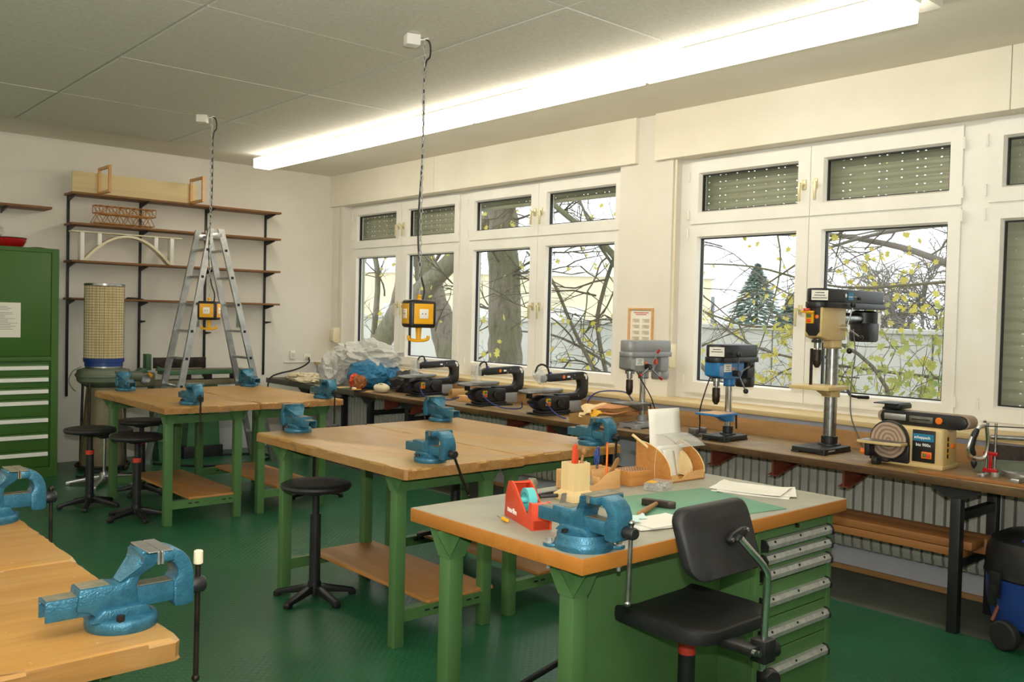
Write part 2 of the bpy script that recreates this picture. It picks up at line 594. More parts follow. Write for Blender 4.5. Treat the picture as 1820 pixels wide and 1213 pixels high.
def sash(parent, name, y0, y1, z0, z1, gy0, gy1, gz0, gz1):
    s = MB().ring((y0, y1, z0, z1), (gy0, gy1, gz0, gz1), XGL - .05, XGL + .03, 'x', lip=.012).obj(name, 'pvc', parent, smooth=False)
    MB().ring((gy0 - .003, gy1 + .003, gz0 - .003, gz1 + .003), (gy0 + .007, gy1 - .007, gz0 + .007, gz1 - .007), XGL - .014, XGL + .014, 'x').obj('gasket', 'gasket', s, smooth=False)
    MB().box(XGL - .003, XGL + .003, gy0 + .006, gy1 - .006, gz0 + .006, gz1 - .006).obj('pane', 'window_glass', s, smooth=False)
    return s

def shutter(parent, y0, y1, zb, zt, pitch=.052, closed=False):
    sh = MB()
    sh.box(XGL + .105, XGL + .125, y0, y0 + .03, ZS, zt)
    sh.box(XGL + .105, XGL + .125, y1 - .03, y1, ZS, zt)
    sh = sh.obj('shutter', 'shutter_pvc', parent, smooth=False)
    sm = MB()
    prof = [(XGL + .107, 0), (XGL + .099, pitch * .28), (XGL + .099, pitch * .6), (XGL + .107, pitch - .008), (XGL + .115, pitch - .008), (XGL + .115, 0)]
    sm.prism(prof, 'y', y0 + .03, y1 - .03)
    n = int((y1 - y0 - .08) / .05)
    for k in range(n):
        a = y0 + .04 + k * .05
        g = .013 if (k * 7) % 5 < (1 if closed else 3) else .002
        sm.box(XGL + .109, XGL + .113, a, a + .05 - g, pitch - .008, pitch)
    me = sm.mesh('slat', 'shutter_pvc', smooth=False)
    z = zb
    while z < zt - .01:
        link('slat', me, sh, (0, 0, z))
        z += pitch
    return sh

G1T, G1B, G2T, G2B = 2.628, 2.352, 2.149, 1.073
def window(idx, y_far, y_near, panes, shutters, label):
    w = thing('window_%d' % idx, label, None)
    w['kind'] = 'structure'
    fr = MB()
    fr.ring((y_near, y_far, ZS - .005, ZF + .03), (y_near + .10, y_far - .098, ZS + .055, ZF - .03), XGL - .03, XGL + .05, 'x')
    fr.box(XGL - .03, XGL + .05, y_near + .10, y_far - .098, 2.235, 2.275)
    for a, b in zip(panes[1::2], panes[2::2]):
        pass
    for i in range(len(panes) - 1):
        mid = (panes[i][1] + panes[i + 1][0]) / 2
        hw = .085 if i % 2 else .02
        fr.box(XGL - .031, XGL + .05, mid - hw, mid + hw, ZS + .055, ZF - .03)
    fr.obj('frame', 'pvc', w, smooth=False)
    for i, (a, b) in enumerate(panes):            # a = far, b = near
        lo = (panes[i - 1][1] + a) / 2 if i else y_far - .0
        hi = (b + panes[i + 1][0]) / 2 if i < len(panes) - 1 else y_near
        out_far = a + (.115 if i % 2 else .085)
        out_near = b - (.085 if i % 2 else .115)
        if i % 2:
            out_far = lo - .002
        else:
            out_near = hi + .002
        s1 = sash(w, 'sash', out_near, out_far, 2.258, ZF - .022, b, a, G1B, G1T)
        s2 = sash(w, 'sash', out_near, out_far, ZS + .045, 2.246, b, a, G2B, G2T)
        hy = out_near + .04 if i % 2 == 0 else out_far - .04
        sd = -1 if i % 2 == 0 else 1
        make_handle(s1, hy, (G1B + G1T) / 2 - .02, -sd)
        make_handle(s2, hy, 1.62, -sd)
        gy = out_far + .01 if i % 2 == 0 else out_near - .01
        for z in (2.33, 2.62):
            make_hinge(s1, gy, z)
        for z in (1.08, 2.19):
            make_hinge(s2, gy, z)
    for (a, b, zb, pitch) in shutters:
        shutter(w, b, a, zb, ZF + .02, pitch, pitch > .06)
    return w

window(1, W1[0], W1[1], [(9.010, 8.229), (7.996, 7.199), (6.870, 6.072), (5.847, 5.045)],
       [(9.14, 7.06, 2.315, .052), (7.0, 4.92, 2.56, .052)], 'white four-bay window with a big tree trunk outside')
window(2, W2[0], W2[1], [(4.187, 3.377), (3.165, 2.361), (2.040, 1.240), (1.020, 0.220)],
       [(4.34, 2.235, 2.33, .052), (2.165, .13, .94, .07)], 'white four-bay window with yellow leaves outside')

# roller shutter straps
def strap(y, label, side=1):
    r = thing('shutter_strap', label, 'strap box', (XPIER, y, 1.26))
    MB().prism([(.0, -.095), (.0, .085), (-.045, .085), (-.085, .06), (-.095, -.07), (-.07, -.095)], 'y', -.045, .045, bev=.006).obj('winder_box', 'cream_plastic', r)
    MB().box(-.012, -.008, -.009, .009, .085, ZF - 1.27).obj('strap', 'cream_plastic', r, smooth=False)
    return r
strap(9.24, 'cream shutter strap winder box on the narrow pier by the back wall')
strap(4.335, 'cream shutter strap winder box at the pier edge beside the framed notice')

# fluorescent lamps (visible row at the panel edge, matching row on the far side of the ceiling field)
m, t, p = nt('lamp_diffuser')
p.inputs['Base Color'].default_value = (0.95, 0.93, 0.85, 1)
p.inputs['Emission Color'].default_value = lin('#fff5e2')
p.inputs['Emission Strength'].default_value = LAMP
def lamp(x0, y0, y1, label, group):
    r = thing('ceiling_lamp', label, 'lamp', ((x0 + .09), (y0 + y1) / 2, ZP), 0, group)
    h = (y1 - y0) / 2
    MB().box(-.085, .085, -h + .004, h - .004, -.018, 0, bev=.002).obj('housing', 'white_plastic', r)
    MB().prism([(-.09, -.016), (-.088, -.100), (-.084, -.105), (.084, -.105), (.088, -.100), (.09, -.016)], 'y', -h + .018, h - .018, bev=.003).obj('diffuser', 'lamp_diffuser', r)
LY = [8.60, 6.94, 5.275, 3.61, 1.95]
for k in range(4):
    lamp(4.08, LY[k + 1], LY[k], ['lit fluorescent ceiling lamp, the one of its row by the back wall', 'lit fluorescent ceiling lamp, second of its row from the back wall', 'lit fluorescent ceiling lamp, third of its row from the back wall', 'lit fluorescent ceiling lamp at the free end of its row, farthest from the back wall'][k], 'row of fluorescent lamps')
for k in range(4):
    lamp(-1.78, LY[k + 1], LY[k], 'lit fluorescent ceiling lamp of the second lamp row, %s lamp from the back wall' % ('first', 'second', 'third', 'fourth')[k], 'second row of fluorescent lamps')
# ================================================================== WORKBENCHES
ZT, TH = 0.85, 0.047
def slab(x0, x1, y0, y1, z0, z1, name, mat, parent, seedv=0, rough=.004, rim_mat=None):
    """worn bench top: slab whose edges wander a little and are chipped"""
    rnd = random.Random(seedv)
    n = 26
    def edge(a, b):
        return [(a[0] + (b[0] - a[0]) * i / n, a[1] + (b[1] - a[1]) * i / n) for i in range(n)]
    c = .012
    P = [(x0 + c, y0), (x1 - c, y0), (x1, y0 + c), (x1, y1 - c), (x1 - c, y1), (x0 + c, y1), (x0, y1 - c), (x0, y0 + c)]
    pts = []
    for i in range(8):
        pts += edge(P[i], P[(i + 1) % 8]) if i % 2 == 0 else [P[i]]
    m = MB()
    bm = m.bm
    cx, cy = (x0 + x1) / 2, (y0 + y1) / 2
    lay = []
    for z, ins, am in ((z0, 0, .2), (z0 + .006, 0, .3), (z1 - .010, 0, .5), (z1 - .003, .003, .9), (z1, .009, 1.0)):
        row = []
        for (x, y) in pts:
            k = ins + abs(rnd.gauss(0, rough)) * am
            sx = -1 if x > cx else 1
            sy = -1 if y > cy else 1
            dx = sx * k if min(abs(x - x0), abs(x - x1)) < .013 else 0
            dy = sy * k if min(abs(y - y0), abs(y - y1)) < .013 else 0
            row.append(bm.verts.new((x + dx, y + dy, z)))
        lay.append(row)
    N = len(pts)
    for A, B in zip(lay, lay[1:]):
        for i in range(N):
            bm.faces.new((A[i], A[(i + 1) % N], B[(i + 1) % N], B[i]))
    bm.faces.new(lay[0][::-1])
    bm.faces.new(lay[-1])
    o = m.obj(name, mat, parent, ang=25)
    if rim_mat:
        o.data.materials.append(MATS[rim_mat])
        for p_ in o.data.polygons:
            if abs(p_.normal.z) < .6:
                p_.material_index = 1
    return o

def gusset(m, x, y, ax, z, h=.085, w=.075, leg=.0275, sgn=-1):
    o = [(-w, z), (w, z), (w, z - .012), (leg, z - h), (-leg, z - h), (-w, z - .012)]
    if ax == 'x':
        m.prism([(y + a, b) for a, b in o], 'x', x, x + sgn * .004)
    else:
        m.prism([(x + a, b) for a, b in o], 'y', y, y + sgn * .004)

def workbench(label, x0, x1, y0, y1, long='y', shelf=None, seedv=1, top='table_top', ex=.066, ey=.157):
    cx, cy = (x0 + x1) / 2, (y0 + y1) / 2
    r = thing('workbench', label, 'workbench', (cx, cy, 0), 0, 'green steel workbenches')
    hx, hy = (x1 - x0) / 2, (y1 - y0) / 2
    z1 = ZT - TH
    slab(-hx, hx, -hy, hy, z1, ZT, 'tabletop', top, r, seedv, rim_mat='table_edge' if top == 'table_top' else 'table_edge_x')
    if long == 'x':
        ex, ey = ey, ex
    L = .055
    for sx in (-1, 1):
        for sy in (-1, 1):
            lx, ly = sx * (hx - ex - L / 2), sy * (hy - ey - L / 2)
            m = MB()
            m.box(lx - L / 2, lx + L / 2, ly - L / 2, ly + L / 2, 0, z1, bev=.004)
            m.obj('leg', 'bench_green', r)
            g = MB()
            gusset(g, lx + sx * L / 2, ly, 'x', z1, sgn=sx)
            gusset(g, lx, ly + sy * L / 2, 'y', z1, sgn=sy)
            for d in (-.045, .045):
                g.cyl((lx + sx * (L / 2 + .004), ly + d, z1 - .014), (lx + sx * (L / 2 + .009), ly + d, z1 - .014), .006, seg=8)
            g.obj('corner_bracket', 'bench_green', r, smooth=False)
    lx, ly = hx - ex - L / 2, hy - ey - L / 2
    if long == 'y':
        for sy in (-1, 1):
            MB().box(-lx + L / 2, lx - L / 2, sy * ly - .02, sy * ly + .02, z1 - .085, z1 - .03, bev=.002).obj('top_rail', 'bench_green', r)
            m = MB()
            y = sy * ly
            m.box(-lx + L / 2, lx - L / 2, y - .022, y - .018, .115, .17)
            m.box(-lx + L / 2, lx - L / 2, y - .018, y + .022, .166, .17)
            rl = m.obj('bottom_rail', 'bench_green', r, smooth=False)
            for q in (-.1, -.05, .15, .2):
                MB().box(q - .014, q + .014, y - .0235, y - .0215, .142, .15).obj('slot', 'black_matt', rl, smooth=False)
        if shelf:
            a, b = shelf
            slab(a - cx, b - cx, -hy + ey + .01, hy - ey - .01, .1705, .187, 'lower_shelf', 'chipboard', r, seedv + 9, .001)
    else:
        for sx in (-1, 1):
            MB().box(sx * lx - .02, sx * lx + .02, -ly + L / 2, ly - L / 2, z1 - .085, z1 - .03, bev=.002).obj('top_rail', 'bench_green', r)
            MB().box(sx * lx - .02, sx * lx + .02, -ly + L / 2, ly - L / 2, .115, .17, bev=.002).obj('bottom_rail', 'bench_green', r)
        slab(-hx + .22, hx - .22, -.12, .28, .1705, .187, 'lower_shelf', 'chipboard', r, seedv + 9, .001)
    return r

workbench('green steel workbench with worn wooden top, beside the green cabinet and dust extractor', 2.289, 2.983, 6.088, 7.60, shelf=(2.53, 2.93), seedv=1)
workbench('green steel workbench standing between the ladder and the dark end of the window bench', 2.985, 3.685, 6.10, 7.60, shelf=(3.22, 3.60), seedv=2)
workbench('green steel workbench with chipped wooden edge, black round stool standing at its side', 2.2495, 2.955, 3.208, 4.655, shelf=(2.51, 2.92), seedv=3)
workbench('green steel workbench beside the scroll saws, standing behind the grey-topped desk', 2.957, 3.685, 3.232, 4.672, shelf=(3.24, 3.60), seedv=4)
workbench('wooden-topped workbench whose vise has a dark bar with a cream plug on top', -.752, .728, 1.822, 2.549, 'x', seedv=5, top='table_top_x')
workbench('wooden-topped workbench butted against the one with the cream-plugged vise bar', -.745, .735, 2.552, 3.27, 'x', seedv=6, top='table_top_x')

# ================================================================== DESK WITH DRAWERS
dx0, dx1, dy0, dy1 = 1.827, 3.304, 1.737, 2.572
desk = thing('drawer_desk', 'green drawer desk with grey linoleum top and orange-brown wooden edge', 'desk', ((dx0 + dx1) / 2, (dy0 + dy1) / 2, 0))
hx, hy = (dx1 - dx0) / 2, (dy1 - dy0) / 2
tp = MB().box(-hx, hx, -hy, hy, ZT - TH, ZT, bev=.003).obj('tabletop', 'desk_edge', desk)
MB().box(-hx + .004, hx - .004, -hy + .004, hy - .004, ZT - .002, ZT + .0008).obj('linoleum_sheet', 'linoleum', tp, smooth=False)
L = .06
for lx, ly in ((-hx + .10, -hy + .13), (-hx + .07, hy - .15)):
    MB().box(lx - L / 2, lx + L / 2, ly - L / 2, ly + L / 2, 0, ZT - TH, bev=.004).obj('leg', 'bench_green', desk)
    g = MB()
    gusset(g, lx - L / 2, ly, 'x', ZT - TH, h=.1, w=.085, leg=.03, sgn=-1)
    gusset(g, lx, ly - L / 2, 'y', ZT - TH, h=.1, w=.085, leg=.03, sgn=-1)
    g.obj('corner_bracket', 'bench_green', desk, smooth=False)
MB().box(-hx + .16, .205, -hy + .20, -hy + .212, .10, ZT - TH, bev=.002).obj('back_panel', 'bench_green', desk)
c0, c1, fy = .205, hx - .006, -hy + .053          # drawer cabinet
m = MB()
m.box(c0, c1, fy + .02, hy - .05, .05, ZT - TH)
m.box(c0, c0 + .028, fy, fy + .02, .05, ZT - TH, bev=.002)
m.box(c1 - .028, c1, fy, fy + .02, .05, ZT - TH, bev=.002)
m.box(c0 + .028, c1 - .028, fy, fy + .02, .05, .09)
m.obj('cabinet_body', 'bench_green', desk, smooth=False)
zs = [.760, .703, .652, .590, .500, .375, .228, .095]
for k in range(7):
    zt_, zb_ = (zs[k] if k else .798), zs[k + 1] if k else .757
    if k == 0:
        d = MB().box(c0 + .03, c1 - .03, fy + .004, fy + .02, .748, .800, bev=.001).obj('lock_strip', 'bench_green', desk, smooth=False)
        MB().cyl((.47, fy + .004, .772), (.47, fy - .006, .772), .008, seg=12).obj('lock', 'dark_steel', d)
        continue
hz = [(.703, .745), (.650, .700), (.588, .647), (.455, .585), (.330, .452), (.100, .327)]
hh = [.728, .675, .617, .52, .40, .256]
for (zb_, zt_), zh in zip(hz, hh):
    d = MB().box(c0 + .031, c1 - .031, fy + .004, fy + .02, zb_ + .002, zt_, bev=.0015, seg=1).obj('drawer', 'bench_green', desk, smooth=False)
    h = MB()
    h.prism([(fy + .004, zh + .018), (fy - .012, zh + .016), (fy - .022, zh + .002), (fy - .020, zh - .014), (fy + .004, zh - .016)], 'x', c0 + .04, c1 - .04)
    hd = h.obj('handle', 'zinc', d, smooth=False)
    for xx in (c0 + .034, c1 - .042):
        e = MB()
        e.prism([(fy + .004, zh + .022), (fy - .014, zh + .020), (fy - .026, zh + .003), (fy - .023, zh - .018), (fy + .004, zh - .019)], 'x', xx, xx + .009)
        e.obj('end_cap', 'black_plastic', hd, smooth=False)
    for q in (.12, .5, .9):
        xx = c0 + .04 + (c1 - c0 - .08) * q
        MB().cyl((xx, fy - .0155, zh + .010), (xx, fy - .0185, zh + .0105), .005, seg=8).obj('screw', 'black_matt', hd)

# ================================================================== VISES  (local +x = screw side)
def vise_parts(r, alum=False, lugs=False, bar=(.03, -.21, 0.0), plug=False, gap=0.0):
    b = MB()
    if lugs:
        b.lathe([(0, 0), (.090, 0), (.092, .012), (.090, .026), (.086, .030), (.084, .034), (.084, .050), (.080, .056), (0, .058)], seg=40)
        for s in (-1, 1):
            b.prism([(s * .07, -.024), (s * .112, -.018), (s * .126, 0), (s * .112, .018), (s * .07, .024)], 'z', 0, .012, bev=.003, M=Matrix.Rotation(PI / 4, 4, 'Z'))
    else:
        b.lathe([(0, 0), (.080, 0), (.083, .008), (.083, .020), (.080, .026), (.072, .030), (0, .032)], seg=40)
    zb = .026 if lugs else 0.0
    base = b.obj('swivel_base', 'vise_blue', r)
    for a in (70, 250):
        x, y = .066 * math.cos(math.radians(a)), .066 * math.sin(math.radians(a))
        MB().cyl((x, y, zb + .028), (x, y, zb + .042), .010, seg=6).obj('lock_bolt', 'dark_steel', base)
    if lugs:
        for s in (-1, 1):
            k = MB()
            v = Matrix.Rotation(PI / 4, 4, 'Z') @ Vector((s * .107, 0, 0))
            k.cyl((v.x, v.y, .012), (v.x, v.y, .016), .016, seg=14)
            k.cyl((v.x, v.y, .016), (v.x, v.y, .028), .011, seg=6)
            k.cyl((v.x, v.y, -.08), (v.x, v.y, .0), .006, seg=8)
            k.cyl((v.x, v.y, -.064), (v.x, v.y, -.048), .012, seg=6)
            k.cyl((v.x, v.y, -.01), (v.x, v.y, .02), .006, seg=8)
            k.obj('bolt', 'zinc', base)
    f = MB()                                   # fixed body
    f.prism([(-.112, .058), (-.105, .108), (-.035, .108), (-.018, .104), (.0, .112), (.034, .166), (.034, .176), (.066, .176), (.066, .150), (.046, .146), (.034, .128), (.024, .098), (.030, .030), (-.060, .030), (-.085, .052)], 'y', -.036, .036, bev=.005)
    f.prism([(-.085, .026), (.060, .026), (.045, .055), (-.055, .055)], 'y', -.048, .048, bev=.006)
    t = bmesh.new()
    q = []
    for (xa, xb, w, z) in ((-.016, .018, .026, .106), (.030, .066, .060, .150), (.032, .066, .062, .172)):
        q.append([t.verts.new(p) for p in ((xa, -w, z), (xb, -w, z), (xb, w, z), (xa, w, z))])
    for A, B in zip(q, q[1:]):
        for i in range(4):
            t.faces.new((A[i], A[(i + 1) % 4], B[(i + 1) % 4], B[i]))
    t.faces.new(q[0][::-1])
    t.faces.new(q[-1])
    bmesh.ops.recalc_face_normals(t, faces=t.faces[:])
    bmesh.ops.bevel(t, geom=t.edges[:], offset=.004, segments=2, affect='EDGES')
    f._merge(t)
    f.bm.transform(Matrix.Translation((0, 0, zb)))
    fx = f.obj('fixed_jaw', 'vise_blue', r)
    MB().box(-.102, -.037, -.027, .027, zb + .1075, zb + .1095, bev=.0008).obj('anvil_face', 'vise_dirty', fx)
    g = gap
    m = MB()                                   # moving jaw
    m.prism([(.072, .176), (.106, .175), (.132, .164), (.150, .144), (.160, .118), (.163, .092), (.163, .034), (.150, .028), (.116, .028), (.112, .040), (.112, .090), (.120, .100), (.122, .118), (.114, .134), (.100, .144), (.072, .148)], 'y', -.036, .036, bev=.005)
    m.box(.072, .104, -.061, .061, .149, .176, bev=.006)
    m.bm.transform(Matrix.Translation((g, 0, zb)))
    mv = m.obj('moving_jaw', 'vise_blue', r)
    s = MB()
    s.box(-.176, .130, -.027, .027, zb + .084, zb + .091, bev=.002)
    for w in (-1, 1):
        s.box(-.176, .130, w * .026 - .003, w * .026 + .003, zb + .044, zb + .091, bev=.002)
    sl = s.obj('slide', 'vise_blue', mv)
    MB().box(-.172, .112, -.020, .020, zb + .0905, zb + .0925).obj('slide_top', 'vise_dirty', sl, smooth=False)
    jm = 'alu' if alum else 'vise_dirty'
    for (xa, xb, par) in ((.040, .0675, fx), (.0705 + g, .098 + g, mv)):
        p = MB()
        p.box(xa, xb, -.063, .063, zb + .1755, zb + .1785, bev=.001)
        if alum:
            e = xb - .006 if par is fx else xa
            p.box(e, e + .006, -.063, .063, zb + .146, zb + .1765, bev=.001)
        else:
            e = xb - .004 if par is fx else xa
            p.box(e, e + .004, -.062, .062, zb + .150, zb + .1765, bev=.001)
        p.obj('jaw_plate', jm, par, smooth=False)
    sc = MB()
    sc.cyl((-.14, 0, zb + .064), (.165 + g, 0, zb + .064), .011, seg=10)
    sc.lathe([(0, 0), (.018, 0), (.021, .004), (.021, .034), (.017, .040), (0, .041)], (.163 + g, 0, zb + .064), (1, 0, 0), 20)
    scr = sc.obj('screw', 'black_paint', r)
    hb = MB()
    R = Matrix.Rotation(bar[2], 3, 'X')
    o = Vector((.186 + g, 0, zb + .064))
    a, b2 = o + R @ Vector((0, 0, bar[0])), o + R @ Vector((0, 0, bar[1]))
    hb.cyl(a, b2, .0068, seg=12)
    for e in (a, b2):
        hb.ball(e, .0105, 10, 6)
    hb.obj('bar', 'steel' if lugs else 'dark_steel', scr)
    if plug:
        d = (a - b2).normalized()
        MB().cyl(a - d * .004, a + d * .03, .012, .0115, seg=12, bev=.002).obj('plug', 'cream_plastic', scr)
    return r

def vise(label, x, y, ang, **kw):
    r = thing('bench_vise', label, 'vise', (x, y, ZT + (.0012 if kw.get('lugs') else 0)), ang, 'blue bench vises')
    r.scale = (.97, .97, .84) if kw.get('lugs') else (.89, .89, .90) if kw.get('alum') or y > 3 and x < 1 else (.92, .92, .86)
    return vise_parts(r, **kw)
X_, YM, YP = 0.0, -PI / 2, PI / 2
vise('blue bench vise with pale aluminium jaw covers and a cream plug on its dark bar', .655, 1.972, X_, alum=True, bar=(.055, -.24, 0.02), plug=True)
vise('blue bench vise on the wooden bench edge, behind the vise with aluminium jaw covers', .655, 3.15, X_, bar=(.03, -.25, 0))
vise('bright blue bench vise bolted to the grey-topped desk corner, pale steel bar hanging', 1.930, 1.832, YM, lugs=True, bar=(.035, -.235, -.03))
vise('blue bench vise with open jaw and dark bar slanting below the chipped bench corner', 2.475, 3.335, YM, bar=(.01, -.25, .42), gap=.0)
vise('blue bench vise at the wooden bench end just behind the pens on the desk', 3.535, 3.315, YM, bar=(.02, -.2, 0))
vise('blue bench vise on the far bench edge over the black round stool', 2.46, 4.56, YP)
vise('blue bench vise on the far bench edge in front of the scroll saws', 3.47, 4.575, YP)
vise('blue bench vise at the bench corner beside the dust extractor', 2.50, 7.50, YP)
vise('blue bench vise on the bench edge in front of the green planer', 3.56, 7.50, YP)
vise('blue bench vise on the bench edge nearest the three stools, dark bar hanging', 2.53, 6.25, YM, bar=(.02, -.27, 0))
vise('blue bench vise at the bench corner beside the dark end of the window bench', 3.58, 6.24, YM, bar=(.02, -.27, 0))

# ================================================================== STOOLS AND CHAIRS
def star_base(parent, R=.225, n=5, mat='black_plastic', h=.075, rot=0.0, w=.028):
    hub = MB()
    hub.lathe([(0, .03), (.036, .03), (.040, .05), (.034, h + .02), (0, h + .02)], seg=20)
    b = hub.obj('base_hub', mat, parent)
    for k in range(n):
        a = rot + 2 * PI * k / n
        m = MB()
        M = Matrix.Rotation(a, 4, 'Z')
        m.prism([(.02, .035), (.02, h), (.06, h - .004), (R - .012, .034), (R, .026), (R, .0), (R - .035, .0), (R - .04, .016), (.06, .032)], 'y', -w * .62, w * .62, bev=.005, M=M)
        m.obj('foot', mat, parent)
    return b

def stool(label, x, y, zseat=.60, band=True, rot=0.3):
    r = thing('round_stool', label, 'stool', (x, y, 0), 0, 'black round work stools')
    s = MB()
    s.lathe([(0, zseat - .035), (.14, zseat - .035), (.175, zseat - .028), (.186, zseat - .012), (.182, zseat), (.165, zseat + .006), (.10, zseat + .001), (0, zseat - .002)], seg=40)
    s.obj('seat', 'seat_rubber', r)
    u = MB().cyl((0, 0, zseat - .055), (0, 0, zseat - .035), .055, .075, seg=20)
    u.box(.03, .14, -.012, .012, zseat - .056, zseat - .044, bev=.003)
    u.obj('seat_plate', 'black_plastic', r)
    p = MB()
    p.cyl((0, 0, .06), (0, 0, zseat - .16), .030, .028, seg=20)
    p.cyl((0, 0, zseat - .16), (0, 0, zseat - .05), .019, seg=16)
    p.obj('pole', 'black_paint', r)
    if band:
        MB().cyl((0, 0, zseat - .195), (0, 0, zseat - .163), .0295, seg=20).obj('label_band', 'red_label', r)
    star_base(r, rot=rot)
    return r
stool('black round stool on a bare black pole, standing alone beside the chipped bench edge', 2.40, 4.24, .615, False, 1.0)
stool('black round stool with red-banded pole between the green cabinet and the benches', 2.15, 7.22, .595, True, .5)
stool('black round stool with red-banded pole standing under the bench corner by the lower shelf', 2.30, 6.64, .60, True, .9)
stool('black round stool half hidden under the bench behind the other two stools', 2.64, 7.52, .60, True, .2)
stool('black round stool between the far bench and the dark end of the window bench', 3.72, 6.58, .60, True, .6)
st_ = stool('black round stool stored on the lower shelf of the bench behind the desk', 3.34, 4.24, .585, False, 1.3)
st_.location.z = .187

ch = thing('swivel_chair', 'black moulded swivel chair with chrome back bar at the drawer desk', 'chair', (2.40, 1.80, 0))
def seat_fn(W, D, z, r=.09):
    m = MB()
    o = rrect(-W / 2, W / 2, -D / 2, D / 2, r, 6)
    cx = [(p[0], p[1]) for p in o]
    lay = []
    for k, (s, dz) in enumerate(((.86, -.042), (.97, -.036), (1.0, -.016), (.985, -.003), (.95, .001), (.80, -.006))):
        lay.append([m.bm.verts.new((p[0] * s, p[1] * s, z + dz + .012 * abs(p[0] / (W / 2)) ** 2 * (k > 2))) for p in cx])
    n = len(cx)
    for A, B in zip(lay, lay[1:]):
        for i in range(n):
            m.bm.faces.new((A[i], A[(i + 1) % n], B[(i + 1) % n], B[i]))
    m.bm.faces.new(lay[0][::-1])
    m.bm.faces.new(lay[-1])
    return m
seat = seat_fn(.42, .42, .585).obj('seat', 'seat_rubber', ch)
for k in range(6):
    y = -.13 + k * .052
    MB().tube([(-.17 + .01, y, .581), (0, y - .012, .580), (.16, y, .581)], .0018, 5).obj('seat_groove', 'grey_paint', seat)
g = MB()
if 1:
    g.tube(spline([(-.165, -.14, .5815), (-.10, -.166, .581), (.10, -.166, .581), (.165, -.14, .5815), (.168, .1, .5815)], 6), .0018, 5)
g.obj('seat_groove', 'grey_paint', seat)
bk = MB()
o = rrect(-.175, .175, -.105, .105, .05, 6)
def bplane(p, off):
    x, z = p
    bow = .030 * (x / .175) ** 2
    y = -.245 + .34 * z + bow + off
    return (-.215 + .055 + x, y, .885 + z * .96)
lay = []
for s, off in ((.9, .018), (.98, .014), (1.0, .0), (.98, -.014), (.92, -.019), (.6, -.016)):
    lay.append([bk.bm.verts.new(bplane((p[0] * s, p[1] * s), off)) for p in o])
for A, B in zip(lay, lay[1:]):
    for i in range(len(o)):
        bk.bm.faces.new((A[i], A[(i + 1) % len(o)], B[(i + 1) % len(o)], B[i]))
bk.bm.faces.new(lay[0][::-1])
bk.bm.faces.new(lay[-1])
bk.bm.transform(Matrix.Translation((.0, 0, 0)))
bkr = bk.obj('backrest', 'seat_rubber', ch)
BX, BY = -.13, -.262
pl = MB()
pl.prism([(BX - .045, .887), (BX - .035, .873), (BX + .03, .885), (BX + .05, .905), (BX + .045, .918), (BX + .02, .918), (BX - .03, .905)], 'y', BY - .012, BY + .006, bev=.004)
pl.obj('bar_clip', 'black_plastic', bkr)
for xx, zz in ((BX - .035, .890), (BX + .04, .910)):
    MB().cyl((xx, BY - .013, zz), (xx, BY - .017, zz), .006, seg=8).obj('screw', 'chrome', bkr)
MB().tube(spline([(BX + .0, BY - .014, .89), (BX + .035, BY - .03, .85), (BX + .092, BY - .045, .79), (BX + .105, BY - .045, .74), (BX + .105, BY - .04, .60), (BX + .105, BY - .04, .48)], 5), .0115, 12).obj('back_bar', 'chrome', ch)
X0, Y0 = BX + .105, BY - .04
m = MB()
m.box(X0 - .03, X0 + .03, Y0 - .025, Y0 + .03, .505, .575, bev=.006)
m.box(X0 - .075, X0 - .02, Y0 - .005, .0, .535, .560, bev=.004)
m.box(-.06, .06, -.09, .09, .525, .545, bev=.004)
mech = m.obj('tilt_mechanism', 'black_plastic', ch)
for xx, zz in ((X0 - .065, .548), (X0 - .04, .540)):
    MB().cyl((xx, Y0 - .005, zz), (xx, Y0 - .016, zz), .010, seg=12).obj('bolt', 'steel', mech)
MB().lathe([(0, 0), (.022, 0), (.026, .006), (.026, .03), (.022, .036), (0, .036)], (X0 - .06, Y0 - .055, .495), (-.5, -.85, 0), 12).obj('knob', 'black_plastic', mech)
MB().lathe([(0, 0), (.024, 0), (.026, .006), (.026, .024), (0, .026)], (X0 + .03, Y0, .535), (1, -.2, 0), 12).obj('knob', 'black_plastic', mech)
m = MB()
m.cyl((0, 0, .08), (0, 0, .48), .028, seg=20)
m.cyl((0, 0, .48), (0, 0, .53), .016, seg=16)
m.obj('column', 'black_paint', ch)
MB().cyl((0, 0, .435), (0, 0, .475), .0288, seg=20).obj('label_band', 'red_label', ch)
star_base(ch, R=.27, rot=.4)

# swivel chair with a grey star base behind the benches (only column and base in view)
c2 = thing('swivel_chair', 'office chair with pale grey metal star base parked by the dust extractor', 'chair', (2.53, 8.10, 0))
star_base(c2, R=.30, mat='alu', rot=.35, w=.04)
m = MB()
m.cyl((0, 0, .09), (0, 0, .40), .014, seg=14)
m.obj('column', 'chrome', c2)
MB().box(-.06, .06, -.10, .10, .40, .425, bev=.004).obj('seat_plate', 'black_plastic', c2)
seat_fn(.40, .40, .47).obj('seat', 'seat_rubber', c2)
# black chair parked between bench and desk
c3 = thing('swivel_chair', 'black swivel chair with armrest loop parked behind the grey-topped desk', 'chair', (3.60, 2.98, 0), .3)
star_base(c3, R=.26, rot=.2)
MB().cyl((0, 0, .08), (0, 0, .46), .027, seg=18).obj('column', 'black_paint', c3)
seat_fn(.40, .40, .52).obj('seat', 'seat_rubber', c3)
MB().tube(spline([(-.19, .05, .50), (-.25, .05, .56), (-.25, .03, .66), (-.24, -.05, .70), (-.23, -.16, .70)], 5), .013, 10).obj('armrest', 'black_plastic', c3)
